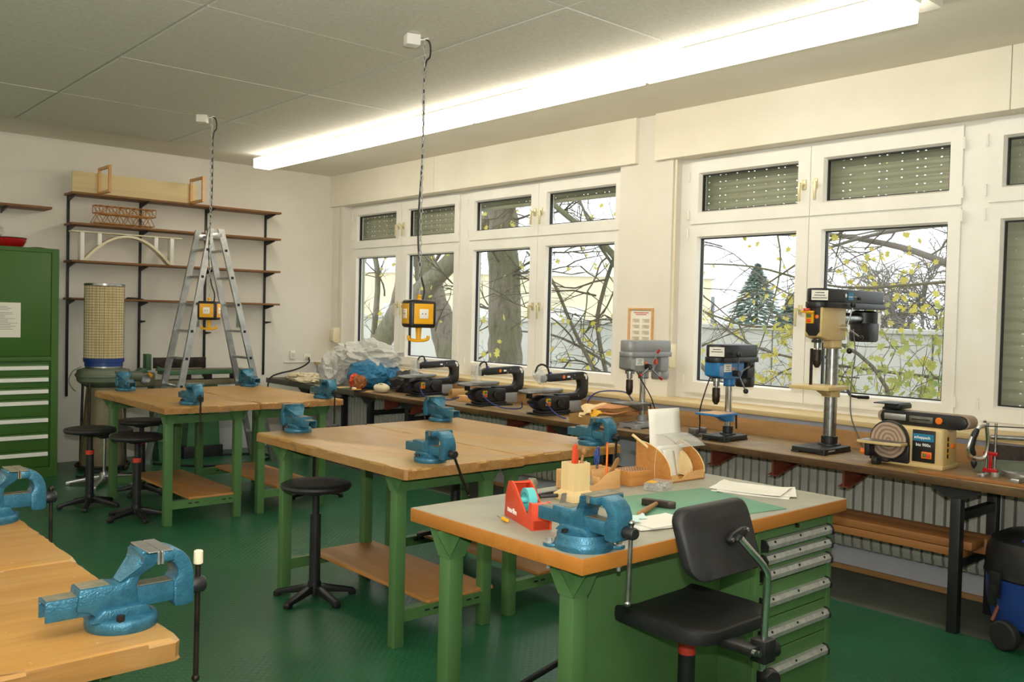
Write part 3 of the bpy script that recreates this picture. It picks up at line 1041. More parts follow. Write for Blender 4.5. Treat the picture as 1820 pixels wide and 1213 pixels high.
# black tube with a grey rubber foot leaning under the desk
rb = thing('walking_stick', 'black tube with a grey rubber foot lying under the grey-topped desk', 'stick', (2.28, 2.62, 0))
MB().cyl((0, 0, .03), (.60, -.10, .22), .013, seg=12).obj('tube', 'black_paint', rb)
MB().cyl((-.03, .005, .018), (.012, -.002, .034), .019, .016, seg=12).obj('rubber_foot', 'zinc', rb)
# ================================================================== WINDOW BENCH
ZB = 0.777
plain('bench_dark_top', '#4c4a40', 0.5, c2='#5f5a49', scale=4)
def leg_frame(r, y, low=True, mat='black_paint', x0=4.62, x1=5.08):
    for x in (x0, x1):
        MB().box(x, x + .055, y - .025, y + .025, 0, ZB - .045, bev=.003).obj('leg', mat, r)
    MB().prism([(y - .12, ZB - .045), (y + .12, ZB - .045), (y + .12, ZB - .062), (y + .045, ZB - .10), (y - .045, ZB - .10), (y - .12, ZB - .062)], 'x', x0 - .004, x0 + .0).obj('leg_plate', mat, r, smooth=False)
    for z in ((.56, .325) if low else (.56,)):
        MB().box(x0 + .055, x1, y - .02, y + .02, z, z + .045, bev=.003).obj('cross_rail', mat, r)
def wb_bracket(r, y, me=[None]):
    if me[0] is None:
        m = MB()
        m.prism([(4.63, ZB - .042), (4.63, ZB - .135), (4.645, ZB - .135), (5.02, ZB - .05), (5.02, ZB - .042)], 'y', -.006, .006)
        m.prism([(4.63, ZB - .135), (4.63, ZB - .142), (4.645, ZB - .142), (5.02, ZB - .057), (5.02, ZB - .05), (4.645, ZB - .135)], 'y', -.03, .03)
        me[0] = m.mesh('bracket', 'brown_paint', smooth=False)
    return link('bracket', me[0], r, (0, y, 0))
wb = thing('window_bench', 'long worn brown workbench under the windows carrying the machines', 'workbench')
slab(4.595, 5.20, -.9, 7.41, ZB - .042, ZB, 'worktop', 'window_bench', wb, 21, .003)
MB().box(4.579, 4.595, -.9, 7.41, ZB - .042, ZB - .002, bev=.003).obj('front_edge', 'window_bench_edge', wb)
tag(MB().box(5.205, 5.23, -.9, 7.2, ZB - .03, ZB + .10, bev=.003).obj('backboard', 'board_wood'), 'long stained wooden backboard along the wall behind the window bench', 'board')
for y in (1.86, 4.62, 6.60, 7.22):
    leg_frame(wb, y, y < 5)
for y in (3.33, 2.90, 2.46, 4.80, 5.25, 6.54, 6.96):
    wb_bracket(wb, y)
wd = thing('window_bench', 'dark-topped end bench with black legs against the back wall corner', 'workbench')
slab(4.60, 5.20, 7.425, 9.24, ZB - .028, ZB + .004, 'worktop', 'bench_dark_top', wd, 22, .002)
MB().box(4.582, 4.60, 7.425, 9.24, ZB - .05, ZB + .002, bev=.002).obj('front_edge', 'bench_dark_top', wd)
for y in (8.45,):
    leg_frame(wd, y, False)
# planks stored on the cross rails
def plank(label, x0, x1, y0, y1, z0, z1):
    o = MB().box(x0, x1, y0, y1, z0, z1, bev=.002).obj('plank', 'plank')
    tag(o, label, 'plank', 'planks under the window bench')
plank('thick pine plank lying on top of the others under the window bench', 4.685, 4.84, 1.80, 4.64, .415, .455)
plank('pine plank lying lowest on the cross rails under the window bench', 4.685, 4.80, 1.84, 4.66, .371, .411)
plank('pine plank lying behind the two front planks under the window bench', 4.85, 4.97, 1.79, 4.66, .371, .452)
# radiators
def radiator(label, y0, n, pitch=.06):
    r = thing('radiator', label, 'radiator', (5.19, y0, 0))
    m = MB()
    o = [(-.045, .215), (-.038, .185), (0, .17), (.038, .185), (.045, .215), (.045, .66), (.038, .695), (0, .71), (-.038, .695), (-.045, .66)]
    m.prism(o, 'y', .004, pitch - .010, bev=.006)
    m.box(-.0475, -.044, pitch * .30, pitch * .52, .24, .63, bev=.001, seg=1)
    me = m.mesh('section', 'radiator_paint', smooth=False)
    for k in range(n):
        link('section', me, r, (0, k * pitch, 0))
    p = MB()
    for z in (.22, .65):
        p.cyl((0, -.03, z), (0, n * pitch + .02, z), .016, seg=10)
    p.obj('pipe', 'radiator_paint', r)
    return r
plain('radiator_paint', '#c2c2b8', 0.45, c2='#b2b2a8', scale=2)
radiator('pale grey ribbed radiator behind the planks under the window bench', 0.45, 64)
radiator('pale grey ribbed radiator under the window with the tree trunk', 4.85, 66)

# ================================================================== SCROLL SAWS
plain('clear_plastic', '#dfe4e2', 0.15, alpha=0.28)
def scroll_saw(label, x, y, rz, guard_up=False, sticker=True):
    r = thing('scroll_saw', label, 'scroll saw', (x, y, ZB), rz, 'black scroll saws on the window bench')
    m = MB()
    m.box(.10, .44, -.085, .085, .0, .016, bev=.004)
    m.box(.13, .40, -.07, .07, .016, .034, bev=.004)
    for xx in (.12, .42):
        for yy in (-.085, .085):
            m.box(xx - .025, xx + .025, yy - .014, yy + .014, 0, .012, bev=.003)
    m.obj('base', 'black_plastic', r)
    m = MB()
    m.prism([(.09, .060), (.13, .036), (.40, .036), (.40, .14), (.16, .150), (.09, .13), (.07, .10)], 'y', -.062, .062, bev=.010)
    m.cyl((.30, -.062, .088), (.30, -.078, .088), .036, seg=20, bev=.004)
    m.obj('body', 'black_plastic', r)
    MB().box(.40, .54, -.045, .045, .018, .10, bev=.004).obj('motor_block', 'grey_paint', r)
    m = MB()
    o = [(.30, .10), (.56, .10), (.605, .118), (.628, .16), (.628, .275), (.610, .312), (.57, .325), (.22, .312), (.17, .292), (.17, .262), (.22, .252), (.50, .262), (.535, .252), (.545, .225), (.545, .195), (.53, .170), (.50, .160), (.30, .155)]
    m.prism(o, 'y', -.028, .028, bev=.008)
    arm = m.obj('arm', 'black_plastic', r)
    t = MB()
    el = [(.155 + .20 * math.cos(2 * PI * k / 40), .125 * math.sin(2 * PI * k / 40)) for k in range(40)]
    t.prism(el, 'z', .172, .188, bev=.002, M=Matrix.Rotation(-.03, 4, 'Y'))
    t.obj('saw_table', 'cast_iron', r)
    m = MB()
    m.box(.02, .05, -.02, .02, .13, .175, bev=.002)
    m.cyl((.05, -.03, .10), (.05, .03, .10), .012, seg=10)
    m.obj('table_bracket', 'black_plastic', r)
    MB().lathe([(0, 0), (.014, 0), (.017, .008), (.014, .022), (0, .026)], (.075, 0, .085), (-1, 0, 0), 12).obj('tension_knob', 'deep_blue', r)
    MB().cyl((.175, 0, .15), (.175, 0, .275), .0012, seg=6).obj('blade', 'steel', r)
    MB().box(.155, .195, -.016, .016, .248, .300, bev=.005).obj('blade_holder', 'black_plastic', arm)
    g = MB()
    if guard_up:
        g.lathe([(.045, -.05), (.045, .03), (.035, .045), (0, .050), (0, .047), (.033, .042), (.042, .03), (.042, -.05)], (.13, 0, .30), (-.7, 0, .7), 20)
    else:
        g.ring((-.032, .032, .195, .33), (-.030, .030, .197, .328), .095, .155, 'x')
        g.box(.095, .155, -.031, .031, .327, .330)
    g.obj('blade_guard', 'clear_plastic', r)
    h = spline([(.24, .01, .315), (.215, .01, .365), (.16, .01, .385), (.11, .005, .365), (.09, 0, .31)] if guard_up else [(.245, .01, .315), (.235, .01, .352), (.205, .01, .362), (.17, .005, .345), (.15, 0, .30)], 8)
    MB().tube(h, [.0085 if i % 2 else .0066 for i in range(len(h))], 10).obj('dust_hose', 'black_plastic', r)
    MB().cyl((.25, -.012, .300), (.25, .012, .318), .014, seg=10).obj('hose_clip', 'deep_blue', r)
    sw = MB().box(.145, .185, -.080, -.062, .075, .130, bev=.003).obj('switch_box', 'yellow_plastic', r)
    MB().box(.152, .178, -.085, -.079, .104, .124, bev=.002).obj('green_button', 'bench_green', sw)
    MB().box(.152, .178, -.085, -.079, .080, .100, bev=.002).obj('red_button', 'red_plastic', sw)
    if sticker:
        MB().cyl((.36, -.0275, .288), (.36, -.0295, .288), .014, seg=20).obj('round_sticker', 'orange_plastic', arm)
    MB().box(.395, .425, -.0295, -.0275, .281, .295).obj('white_sticker', 'print_white', arm)
    MB().prism([(.575, .31), (.605, .30), (.608, .268), (.595, .262), (.59, .285), (.575, .292)], 'y', -.0295, -.0275).obj('rating_plate', 'print_white', arm, smooth=False)
    for xx, zz in ((.47, .30), (.44, .272), (.40, .135), (.52, .135)):
        MB().cyl((xx, -.028, zz), (xx, -.034, zz), .005, seg=8).obj('bolt', 'steel', r)
    return r
scroll_saw('black scroll saw beside the blue plastic bag', 4.64, 6.68, 0.03, False, False)
scroll_saw('black scroll saw with upright clear guard, between the other two saws', 4.60, 5.76, -0.02)
scroll_saw('black scroll saw with raised clear guard, beside the cardboard box', 4.59, 5.00, -0.04, True)
def cable(name, label, pts, r, mat, cat='cable', n=8, seg=8, group=None):
    o = MB().tube(spline(pts, n), r, seg).obj(name, mat)
    return tag(o, label, cat, group)
cable('power_cable', 'blue cable from the scroll saw beside the blue bag', [(4.76, 6.60, .885), (4.72, 6.50, .82), (4.68, 6.35, .797), (4.72, 6.10, .797), (4.66, 5.90, .84)], .005, 'cable_blue', group='blue saw cables')
cable('power_cable', 'blue cable from the middle scroll saw to its neighbour by the cardboard box', [(4.72, 5.68, .885), (4.70, 5.55, .83), (4.70, 5.38, .797), (4.72, 5.2, .81), (4.66, 5.12, .87)], .005, 'cable_blue', group='blue saw cables')
cable('power_cable', 'blue cable from the scroll saw with raised guard into the cardboard box', [(4.71, 4.91, .885), (4.68, 4.80, .83), (4.65, 4.68, .797), (4.62, 4.60, .797)], .005, 'cable_blue', group='blue saw cables')
cable('power_cable', 'blue cable looping behind the last scroll saw above the cardboard box', [(5.10, 4.72, .795), (5.06, 4.80, .87), (5.08, 4.72, .96), (5.12, 4.50, .98), (5.13, 4.42, .93), (5.13, 4.38, .86)], .005, 'cable_blue', group='blue saw cables')

# ================================================================== DRILL PRESSES  (local -x = chuck side, column at origin)
def drill(label, x, y, rz, H, s, body, cover, table, knob, big=False):
    r = thing('drill_press', label, 'drill press', (x, y, ZB), rz, 'drill presses on the window bench')
    bw, bd = (.30, .215) if big else (.25, .175)
    cr = .037 if big else .0225
    bx0, bx1 = (-.62 * bw, .38 * bw) if not big else (-.80 * bw, .20 * bw)
    m = MB()
    m.prism(rrect(bx0, bx1, -bd / 2, bd / 2, .012, 3), 'z', .008, .034, bev=.004)
    for xa, xb in ((bx0, bx0 + .05), (bx1 - .05, bx1)):
        for ya, yb in ((-bd / 2, -bd / 2 + .05), (bd / 2 - .05, bd / 2)):
            m.box(xa, xb, ya, yb, 0, .012, bev=.002)
    m.lathe([(cr + .03, .034), (cr + .028, .042), (cr + .010, .046), (cr + .010, .085), (cr, .088)], seg=24)
    base = m.obj('base', 'grey_paint' if body == 'grey_paint' else 'black_paint', r)
    sl = []
    for yy in (-.045, .045):
        MB().box(bx0 + .03, -.05, yy - .006, yy + .006, .0335, .0348).obj('base_slot', 'gasket', base, smooth=False)
    hz = H - (.30 if big else .215)           # underside of head
    MB().cyl((0, 0, .04), (0, 0, hz + .05), cr, seg=28).obj('column', 'chrome' if not big else 'steel', r)
    # head casting
    L = .14 * s if not big else .17
    hd = MB()
    hw = .055 * s
    hd.prism([(-L - .055 * s, hz + .02), (-L + .02 * s, hz), (cr + .02, hz), (cr + (.06 if not big else .01) * s, hz + .05 * s), (cr + (.06 if not big else .01) * s, H - .105 * s), (-L - .055 * s, H - .105 * s)], 'y', -hw, hw, bev=.008 * s)
    hd.lathe([(cr + .014, 0), (cr + .014, .05 * s)], (0, 0, hz - .05 * s), (0, 0, 1), 24)
    hd.lathe([(cr, 0), (cr + .014, 0), (cr + .014, .01)], (0, 0, hz - .05 * s), (0, 0, 1), 24)
    head = hd.obj('head', body, r)
    # belt cover
    c = MB()
    ct, cb = H, H - .10 * s
    cx1 = .49 * s if big else .215 * s
    o = arc((-L, 0), .075 * s, 110, 250, 8) + [(-.02, -.085 * s), (cx1 - .02, -.085 * s), (cx1, -.07 * s), (cx1, .07 * s), (cx1 - .02, .085 * s), (-.02, .085 * s)]
    o2 = [(p[0] * .97 + .0, p[1] * .93) for p in o]
    c.prism(o, 'z', cb - .012 * s, cb + .022 * s, bev=.004)
    c.prism(o2, 'z', cb + .02 * s, ct, bev=.010 * s)
    cov = c.obj('belt_cover', cover, r)
    # quill, chuck
    q = MB()
    q.lathe([(.032 * s, 0), (.032 * s, -.018 * s), (.020 * s, -.020 * s), (.020 * s, -.050 * s), (.010 * s, -.052 * s), (.010 * s, -.06 * s)], (-L, 0, hz + .004), seg=20)
    q.obj('quill', 'steel', r)
    k = MB()
    z0 = hz - .055 * s
    k.lathe([(0, 0), (.022 * s, 0), (.024 * s, -.006 * s), (.024 * s, -.045 * s), (.025 * s, -.050 * s), (.022 * s, -.085 * s), (.010 * s, -.105 * s), (0, -.105 * s)], (-L, 0, z0), seg=20)
    k.obj('chuck', 'dark_steel', r)
    # motor
    mo = MB()
    mx = .175 * s if not big else .37
    mr = .084 * s if big else .062 * s
    mt = H - .115 * s
    mo.lathe([(0, 0), (mr * .9, 0), (mr, .012), (mr, .06 * s), (mr * .95, .065 * s), (mr * .95, mt - hz + (.045 if not big else -.005) * s), (mr * .6, mt - hz + (.06 if not big else .008) * s), (0, mt - hz + (.06 if not big else .008) * s)], (mx, 0, hz - (.06 * s if not big else .01)), (0, 0, 1), 28)
    mo.box(mx - mr * 1.15, mx + mr * .2, -mr * 1.06, -mr * .3, hz + .0, hz + .105 * s, bev=.006)
    motor = mo.obj('motor', 'black_plastic' if body != 'grey_paint' else 'grey_paint', r)
    if big:
        for q_ in range(9):
            a = math.radians(-75 + q_ * 16)
            ca, sa = math.cos(a), math.sin(a)
            MB().box(mr * .9, mr * 1.13, -.003, .003, hz + .06, hz + .17, M=Matrix.Translation((mx, 0, 0)) @ Matrix.Rotation(a, 4, 'Z')).obj('cooling_fin', 'print_white', motor, smooth=False)
        MB().cyl((cr + .0, 0, hz + .13), (mx, 0, hz + .13), .034, seg=20).obj('motor_shaft_tube', 'steel', r)
    # feed handle on the -y side
    hub = Vector((-.035 * s if not big else .0, -hw - .03 * s, hz + (.035 if not big else .075) * s))
    f = MB().cyl((hub.x, -hw + .01, hub.z), (hub.x, hub.y - .012, hub.z), .020 * s, seg=18, bev=.003)
    fh = f.obj('feed_hub', 'chrome' if big else 'black_plastic', r)
    angs = (80, -25, -92) if big else ((60, 205, -40) if knob == 'red_paint' else (105, 25, -62))
    for a in angs:
        d = Vector((math.cos(math.radians(a)), -.18, math.sin(math.radians(a))))
        e = hub + d * (.115 * s if not big else .125)
        sp = MB().cyl(hub, e, .0045 * s, seg=10).obj('spoke', 'steel', fh)
        if knob == 'red_paint':
            MB().cyl(e - d * .008, e + d * .022, .008, .009, seg=10, bev=.002).obj('grip', knob, sp)
        else:
            MB().ball(e + d * .01, .017 * s, 12, 8).obj('grip', knob, sp)
    # work table
    tz = .37 if big else .165
    tw = .25 if big else .17
    tx0, tx1 = (-.255, .0) if big else (-.235, .0)
    t = MB()
    t.box(tx0, tx1 - .02, -tw / 2, tw / 2, tz, tz + (.022 if big else .012), bev=.002)
    tb = t.obj('work_table', table, r)
    b = MB()
    b.lathe([(cr, -.05 * s), (cr + .014, -.05 * s), (cr + .014, .012), (cr, .012)], (0, 0, tz), seg=24)
    b.prism([(-.16 * s, tz), (-.05, tz - .045 * s), (.0, tz - .045 * s), (0, tz)], 'y', -.025 * s, .025 * s, bev=.003)
    b.obj('table_arm', table if not big else 'beige_paint', r)
    if not big:
        if body == 'blue_plastic':
            MB().box(tx0 + .01, tx1 - .035, -tw / 2 + .008, tw / 2 - .008, tz + .0118, tz + .0135).obj('wood_insert', 'pine', tb, smooth=False)
        MB().tube([(cr + .012, -.0, tz - .02), (cr + .05, -.01, tz - .01), (cr + .055, -.012, tz - .10)], .006, 8).obj('table_lock', 'black_plastic', r)
    else:
        MB().tube(spline([(cr + .01, -.03, tz - .01), (cr + .05, -.05, tz - .0), (cr + .06, -.07, tz - .04), (cr + .10, -.11, tz - .05)], 5), .008, 8).obj('table_crank', 'black_plastic', r)
        MB().cyl((cr + .09, -.10, tz - .05), (cr + .15, -.14, tz - .052), .011, seg=12, bev=.003).obj('crank_grip', 'black_plastic', r)
        MB().lathe([(cr, 0), (cr + .008, 0), (cr + .008, .016), (cr, .016)], (0, 0, .545), seg=24).obj('column_collar', 'steel', r)
        MB().box(-L - .01, -L + .008, .03, .04, tz + .024, hz - .05).obj('rack_rod', 'dark_steel', r, smooth=False)
    return r, hz, L, hw
# big beige press
D3 = (4.965, 2.735, 0.0)
r3, hz, L, hw = drill('big drill press with black belt cover, beige head and thick steel column', *D3, .955, 1.0, 'beige_paint', 'black_plastic', 'beige_paint', 'black_plastic', True)
SWM = Matrix.Translation((-L - .055, 0, 0)) @ Matrix.Rotation(-PI / 2, 4, 'Z') @ Matrix.Translation((L + .022, hw, 0))
m = MB().prism([(-L - .065, hz + .05), (-L - .045, hz + .025), (-L + .0, hz + .025), (-L + .02, hz + .05), (-L + .02, hz + .19), (-L - .065, hz + .19)], 'y', -hw - .008, -hw + .002, bev=.003, M=SWM).obj('switch_panel', 'black_plastic', r3)
m2 = MB().box(-L - .060, -L - .012, -hw - .022, -hw - .005, hz + .095, hz + .168, bev=.004, M=SWM).obj('emergency_switch', 'yellow_plastic', r3)
MB().box(-L - .082, -L - .005, -hw - .038, -hw - .016, hz + .155, hz + .168, bev=.003, M=SWM).obj('switch_flap', 'yellow_plastic', m2)
MB().cyl(SWM @ Vector((-L - .05, -hw - .028, hz + .168)), SWM @ Vector((-L - .05, -hw - .028, hz + .182)), .02, seg=14, bev=.003).obj('stop_button', 'red_plastic', m2)
MB().box(-L - .052, -L - .024, -hw - .026, -hw - .021, hz + .130, hz + .150, bev=.002, M=SWM).obj('green_button', 'bench_green', m2)
MB().box(-L - .052, -L - .024, -hw - .026, -hw - .021, hz + .102, hz + .122, bev=.002, M=SWM).obj('red_button', 'red_plastic', m2)
MB().lathe([(0, 0), (.011, 0), (.011, .002), (0, .002)], SWM @ Vector((-L + .005, -hw - .008, hz + .135)), (-1, 0, 0), 16).obj('round_label', 'orange_plastic', m)
def cover_notice(r, L, R, z0, z1, ang, ws):
    M = Matrix.Translation((-L, 0, 0)) @ Matrix.Rotation(math.radians(ang - 270), 4, 'Z')
    pn = MB().box(-.045, .045, -R - .002, -R + .004, z0, z1, M=M).obj('notice', 'white_paper', r, smooth=False)
    for k, w in enumerate(ws):
        zz = z1 - .016 - k * .015
        MB().box(-w / 2, w / 2, -R - .0028, -R - .0018, zz, zz + .004, M=M).obj('print_line', 'print_dark', pn, smooth=False)
cover_notice(r3, L, .0745, .885, .942, 212, (.05, .06, .08))
plain('teal_print', '#1e7fa8', 0.5)
mp_ = MB().box(.015, .075, -.0815, -.0795, .893, .938).obj('maker_plate', 'teal_print', r3, smooth=False)
text('scheppach', .0125, 'print_white', r3, (.0165, -.0818, .909), (PI / 2, 0, 0))
MB().box(.084, .118, -.0805, -.0785, .910, .917).obj('print_line', 'print_grey', r3, smooth=False)
MB().lathe([(0, 0), (.010, 0), (.012, .002), (0, .004)], (-.012, -.0795, .918), (0, -1, 0), 12).obj('logo', 'print_white', r3)
MB().box(.135, .165, -.085, -.078, .896, .912, bev=.002).obj('latch', 'black_matt', r3)
MB().cyl((-L - .10, -hw + .03, hz - .005), (-L - .02, -hw + .03, hz - .005), .008, seg=10).obj('depth_lock_grip', 'black_plastic', r3)
MB().box(-.20, -.13, -.1085, -.107, .018, .026).obj('print_line', 'print_grey', r3, smooth=False)
# blue and grey presses
r2, hz, L, hw = drill('small blue drill press with black belt cover on the window bench', 4.835, 3.36, 0.02, .605, 1.0, 'blue_plastic', 'black_plastic', 'blue_plastic', 'black_plastic')
def front_notice(r, hz, L, hw, cover_note):
    n1 = MB().box(-L - .005, -L + .075, -hw - .002, -hw + .0, hz + .045, hz + .095).obj('notice', 'white_paper', r, smooth=False)
    for k, w in enumerate((.04, .03, .05)):
        MB().box(-L + .035 - w / 2, -L + .035 + w / 2, -hw - .0028, -hw - .0018, hz + .079 - k * .012, hz + .082 - k * .012).obj('print_line', 'print_dark', n1, smooth=False)
    MB().lathe([(0, 0), (.012, 0), (.012, .0018), (0, .0018)], (-L + .098, -hw, hz + .062), (0, -1, 0), 18).obj('round_sticker', 'orange_plastic', r)
    if cover_note:
        cover_notice(r, L, .0745, .532, .590, 212, (.05, .07))
    MB().box(-L - .05, -L - .015, -hw - .004, -hw + .001, hz + .02, hz + .085, bev=.002).obj('depth_scale', 'clear_plastic', r)
front_notice(r2, hz, L, hw, True)
r1, hz, L, hw = drill('small silver-grey drill press with red-tipped handles before the framed notice', 4.845, 4.075, -0.02, .605, 1.0, 'grey_paint', 'grey_paint', 'cast_iron', 'red_paint')
front_notice(r1, hz, L, hw, False)
MB().box(.045, .07, -.068, -.055, .44, .475, bev=.003).obj('switch', 'red_plastic', r1)
cable('power_cable', 'thin grey cable hanging from the big drill press motor down to the bench', [(5.10, 2.68, 1.50), (5.085, 2.655, 1.35), (5.045, 2.65, 1.2), (5.03, 2.64, 1.0), (5.06, 2.60, .86), (5.08, 2.58, .797)], .004, 'cable_grey')
cable('power_cable', 'black cable from the blue drill press head down behind its table', [(4.69, 3.40, 1.18), (4.665, 3.42, 1.08), (4.70, 3.48, .96), (4.73, 3.5, .86), (4.72, 3.52, .797), (4.66, 3.66, .797), (4.70, 3.72, .83), (4.74, 3.70, .86)], .004, 'cable_black')
cable('power_cable', 'black cable loop hanging at the silver drill press column', [(4.72, 4.03, 1.17), (4.77, 4.02, 1.10), (4.87, 4.03, 1.0), (4.90, 4.02, .93), (4.92, 4.00, .84), (4.94, 3.99, .797)], .004, 'cable_black')
pg = thing('mains_plug', 'black mains plug lying beside the blue drill press', 'plug', (4.69, 3.70, ZB))
MB().lathe([(0, 0), (.018, 0), (.019, .02), (.012, .035), (.008, .05), (0, .05)], (0, 0, .019), (.3, .9, 0.1), 14).obj('body', 'black_plastic', pg)
MB().cyl((0, 0, .019), (-.008, -.022, .017), .0024, seg=6).obj('pin', 'chrome', pg)
vb = thing('machine_vise', 'small grey machine vise lying behind the blue drill table', 'machine vise', (4.80, 3.56, ZB))
m = MB().box(-.07, .07, -.03, .03, 0, .02, bev=.003)
m.box(-.07, -.03, -.03, .03, .02, .055, bev=.003)
m.box(.02, .05, -.03, .03, .02, .055, bev=.003)
m.obj('body', 'cast_iron', vb)

# ================================================================== BELT AND DISC SANDER (front faces -x, long along y)
sd = thing('belt_disc_sander', 'beige belt and disc sander with black control panel', 'sander', (4.82, 2.20, ZB))
m = MB()
m.box(-.02, .16, -.195, .17, .0, .212, bev=.022, seg=3)
m.box(-.03, .17, -.20, .20, .0, .022, bev=.004)
m.obj('body', 'beige_paint', sd)
d = MB()
d.cyl((-.02, .085, .128), (-.045, .085, .128), .108, seg=40, bev=.006)
d.box(-.040, -.018, -.025, .195, .012, .12, bev=.008)
ds = d.obj('disc_housing', 'black_plastic', sd)
m, t, p = nt('sanding_disc')
co = coords(t)
wv = node(t, 'ShaderNodeTexWave', wave_type='RINGS', rings_direction='X', Scale=14.0, Distortion=3.0)
mpv = t.nodes['Mapping']
mpv.inputs['Location'].default_value = (0, -.085, -.128)
t.links.new(co, wv.inputs['Vector'])
o = ramp(t, wv.outputs[0], [(0.1, '#b9a48f'), (0.6, '#a48a76'), (0.95, '#8d7767')])
t.links.new(o, p.inputs['Base Color'])
p.inputs['Roughness'].default_value = 0.9
MB().cyl((-.044, .085, .128), (-.051, .085, .128), .098, seg=40).obj('sanding_disc', 'sanding_disc', sd)
m = MB()
m.prism([(-.165, .205), (-.165, .055), (-.135, -.025), (-.056, -.025), (-.056, .205)], 'z', .112, .128, bev=.003)
m.obj('disc_table', 'beige_paint', sd)
MB().prism([(-.162, .200), (-.162, .060), (-.135, -.02), (-.060, -.02), (-.060, .200)], 'z', .1275, .1295).obj('table_plate', 'cast_iron', sd, smooth=False)
m = MB()
m.box(-.13, -.06, .15, .18, .04, .112, bev=.008)
m.lathe([(0, 0), (.03, 0), (.034, .01), (.030, .03), (0, .034)], (-.115, .13, .02), (0, -1, 0), 12)
m.box(-.10, -.03, .06, .14, .016, .035, bev=.006)
m.obj('table_quadrant', 'black_plastic', sd)
MB().lathe([(0, 0), (.016, 0), (.02, .01), (.014, .03), (0, .032)], (-.10, .18, .06), (-.3, 1, 0), 8).obj('lock_knob', 'orange_plastic', sd)
pn = MB().box(-.026, -.018, -.155, -.035, .03, .20, bev=.003).obj('control_panel', 'black_plastic', sd)
MB().box(-.0275, -.0255, -.149, -.041, .142, .180).obj('maker_plate', 'teal_print', pn, smooth=False)
text('scheppach', .0205, 'print_white', pn, (-.0282, -.046, .155), (PI / 2, 0, -PI / 2), bold=True)
text('bts 900x', .0225, 'print_white', pn, (-.0268, -.055, .115), (PI / 2, 0, -PI / 2), bold=True)
sw = MB().box(-.034, -.026, -.142, -.088, .052, .088, bev=.003).obj('switch', 'orange_plastic', pn)
MB().box(-.037, -.033, -.113, -.096, .06, .08, bev=.001).obj('green_button', 'bench_green', sw)
MB().box(-.037, -.033, -.135, -.116, .06, .08, bev=.001).obj('red_button', 'red_plastic', sw)
b = MB()
bo = arc((.22, .295), .032, 90, 270, 10) + arc((-.235, .295), .032, -90, 90, 10)
bo = [(-.255, .212), (.14, .212), (.165, .22), (.175, .25), (.165, .28), (.14, .288), (-.255, .288), (-.28, .275), (-.29, .25), (-.28, .225)]
b.prism([(y, z) for y, z in bo], 'x', .03, .055, bev=.006)
b.prism([(.11, .02), (.195, .02), (.195, .295), (.14, .295), (.12, .25), (.11, .2)], 'x', .09, .17, bev=.008)
b.obj('belt_frame', 'black_plastic', sd)
b = MB()
n = 12
lo = [(.165 + .034 * math.cos(math.radians(a)), .25 + .034 * math.sin(math.radians(a))) for a in range(-90, 91, 15)] + [(-.26 + .036 * math.cos(math.radians(a)), .25 + .036 * math.sin(math.radians(a))) for a in range(90, 271, 15)]
b.prism(lo, 'x', .056, .155)
b.obj('sanding_belt', 'sand_paper', sd, ang=50)
MB().box(.0285, .031, .03, .15, .235, .268, bev=.001).obj('belt_window', 'alu', sd)
w = MB().box(.0275, .031, -.115, .01, .232, .266, bev=.001).obj('warning_plate', 'cast_iron', sd)
MB().box(.0265, .028, -.10, -.005, .246, .252).obj('arrow', 'black_matt', w, smooth=False)
MB().cyl((.031, -.15, .252), (.018, -.15, .252), .018, seg=16, bev=.003).obj('tracking_knob', 'orange_plastic', sd)
b = MB()
b.box(.02, .17, .06, .15, .292, .320, bev=.008)
b.box(.0, .17, .07, .20, .318, .324, bev=.001)
b.obj('work_stop', 'black_paint', sd)
hz_ = MB().box(.02, .05, -.1962, -.1945, .05, .18).obj('warning_sticker', 'yellow_plastic', sd, smooth=False)
for k in range(4):
    MB().box(.026, .044, -.1972, -.1961, .06 + k * .03, .08 + k * .03).obj('pictogram', 'black_matt', hz_, smooth=False)
MB().lathe([(0, 0), (.013, 0), (.014, .01), (0, .014)], (.09, -.195, .12), (0, -1, 0), 10).obj('side_knob', 'orange_plastic', sd)

# ================================================================== MITRE SAW
ms = thing('mitre_saw', 'hand mitre saw with chrome handle, steel guide posts and red clips', 'mitre saw', (4.86, 1.75, ZB))
m = MB()
m.box(.06, .24, -.46, .145, .0, .075, bev=.004)
m.obj('bed', 'grey_green', ms)
MB().box(.225, .25, -.46, .145, .06, .135, bev=.002).obj('fence', 'dark_steel', ms)
m = MB()
m.lathe([(0, 0), (.13, 0), (.135, .008), (.135, .03), (.12, .036), (0, .036)], (.10, -.12, .0), seg=36)
m.box(-.14, .10, -.14, -.10, .0, .022, bev=.004)
m.obj('turntable', 'alu', ms)
po = [(-.02, .055), (-.02, .015), (.17, -.27), (.17, -.31)]
for x, y in po:
    MB().cyl((x, y, .0 if x < 0 else .03), (x, y, .27), .0065, seg=10).obj('guide_post', 'steel', ms)
for x, y, z in ((-.02, .035, .115), (-.02, .035, .03), (.17, -.29, .16)):
    m = MB()
    m.box(x - .010, x + .010, y - .034, y + .034, z - .010, z + .010, bev=.003)
    if z > .1 and x < 0:
        m.box(x - .006, x + .006, y - .008, y + .008, z - .085, z, bev=.002)
    m.obj('clip', 'red_paint', ms)
m = MB()
m.lathe([(0, 0), (.018, 0), (.02, .006), (.02, .022), (0, .024)], (-.02, .01, 0), seg=12)
m.lathe([(0, 0), (.012, 0), (.012, .014), (0, .016)], (-.05, .06, 0), seg=8)
m.cyl((-.07, .075, .006), (-.02, .045, .012), .006, seg=8)
m.obj('clamp_foot', 'zinc', ms)
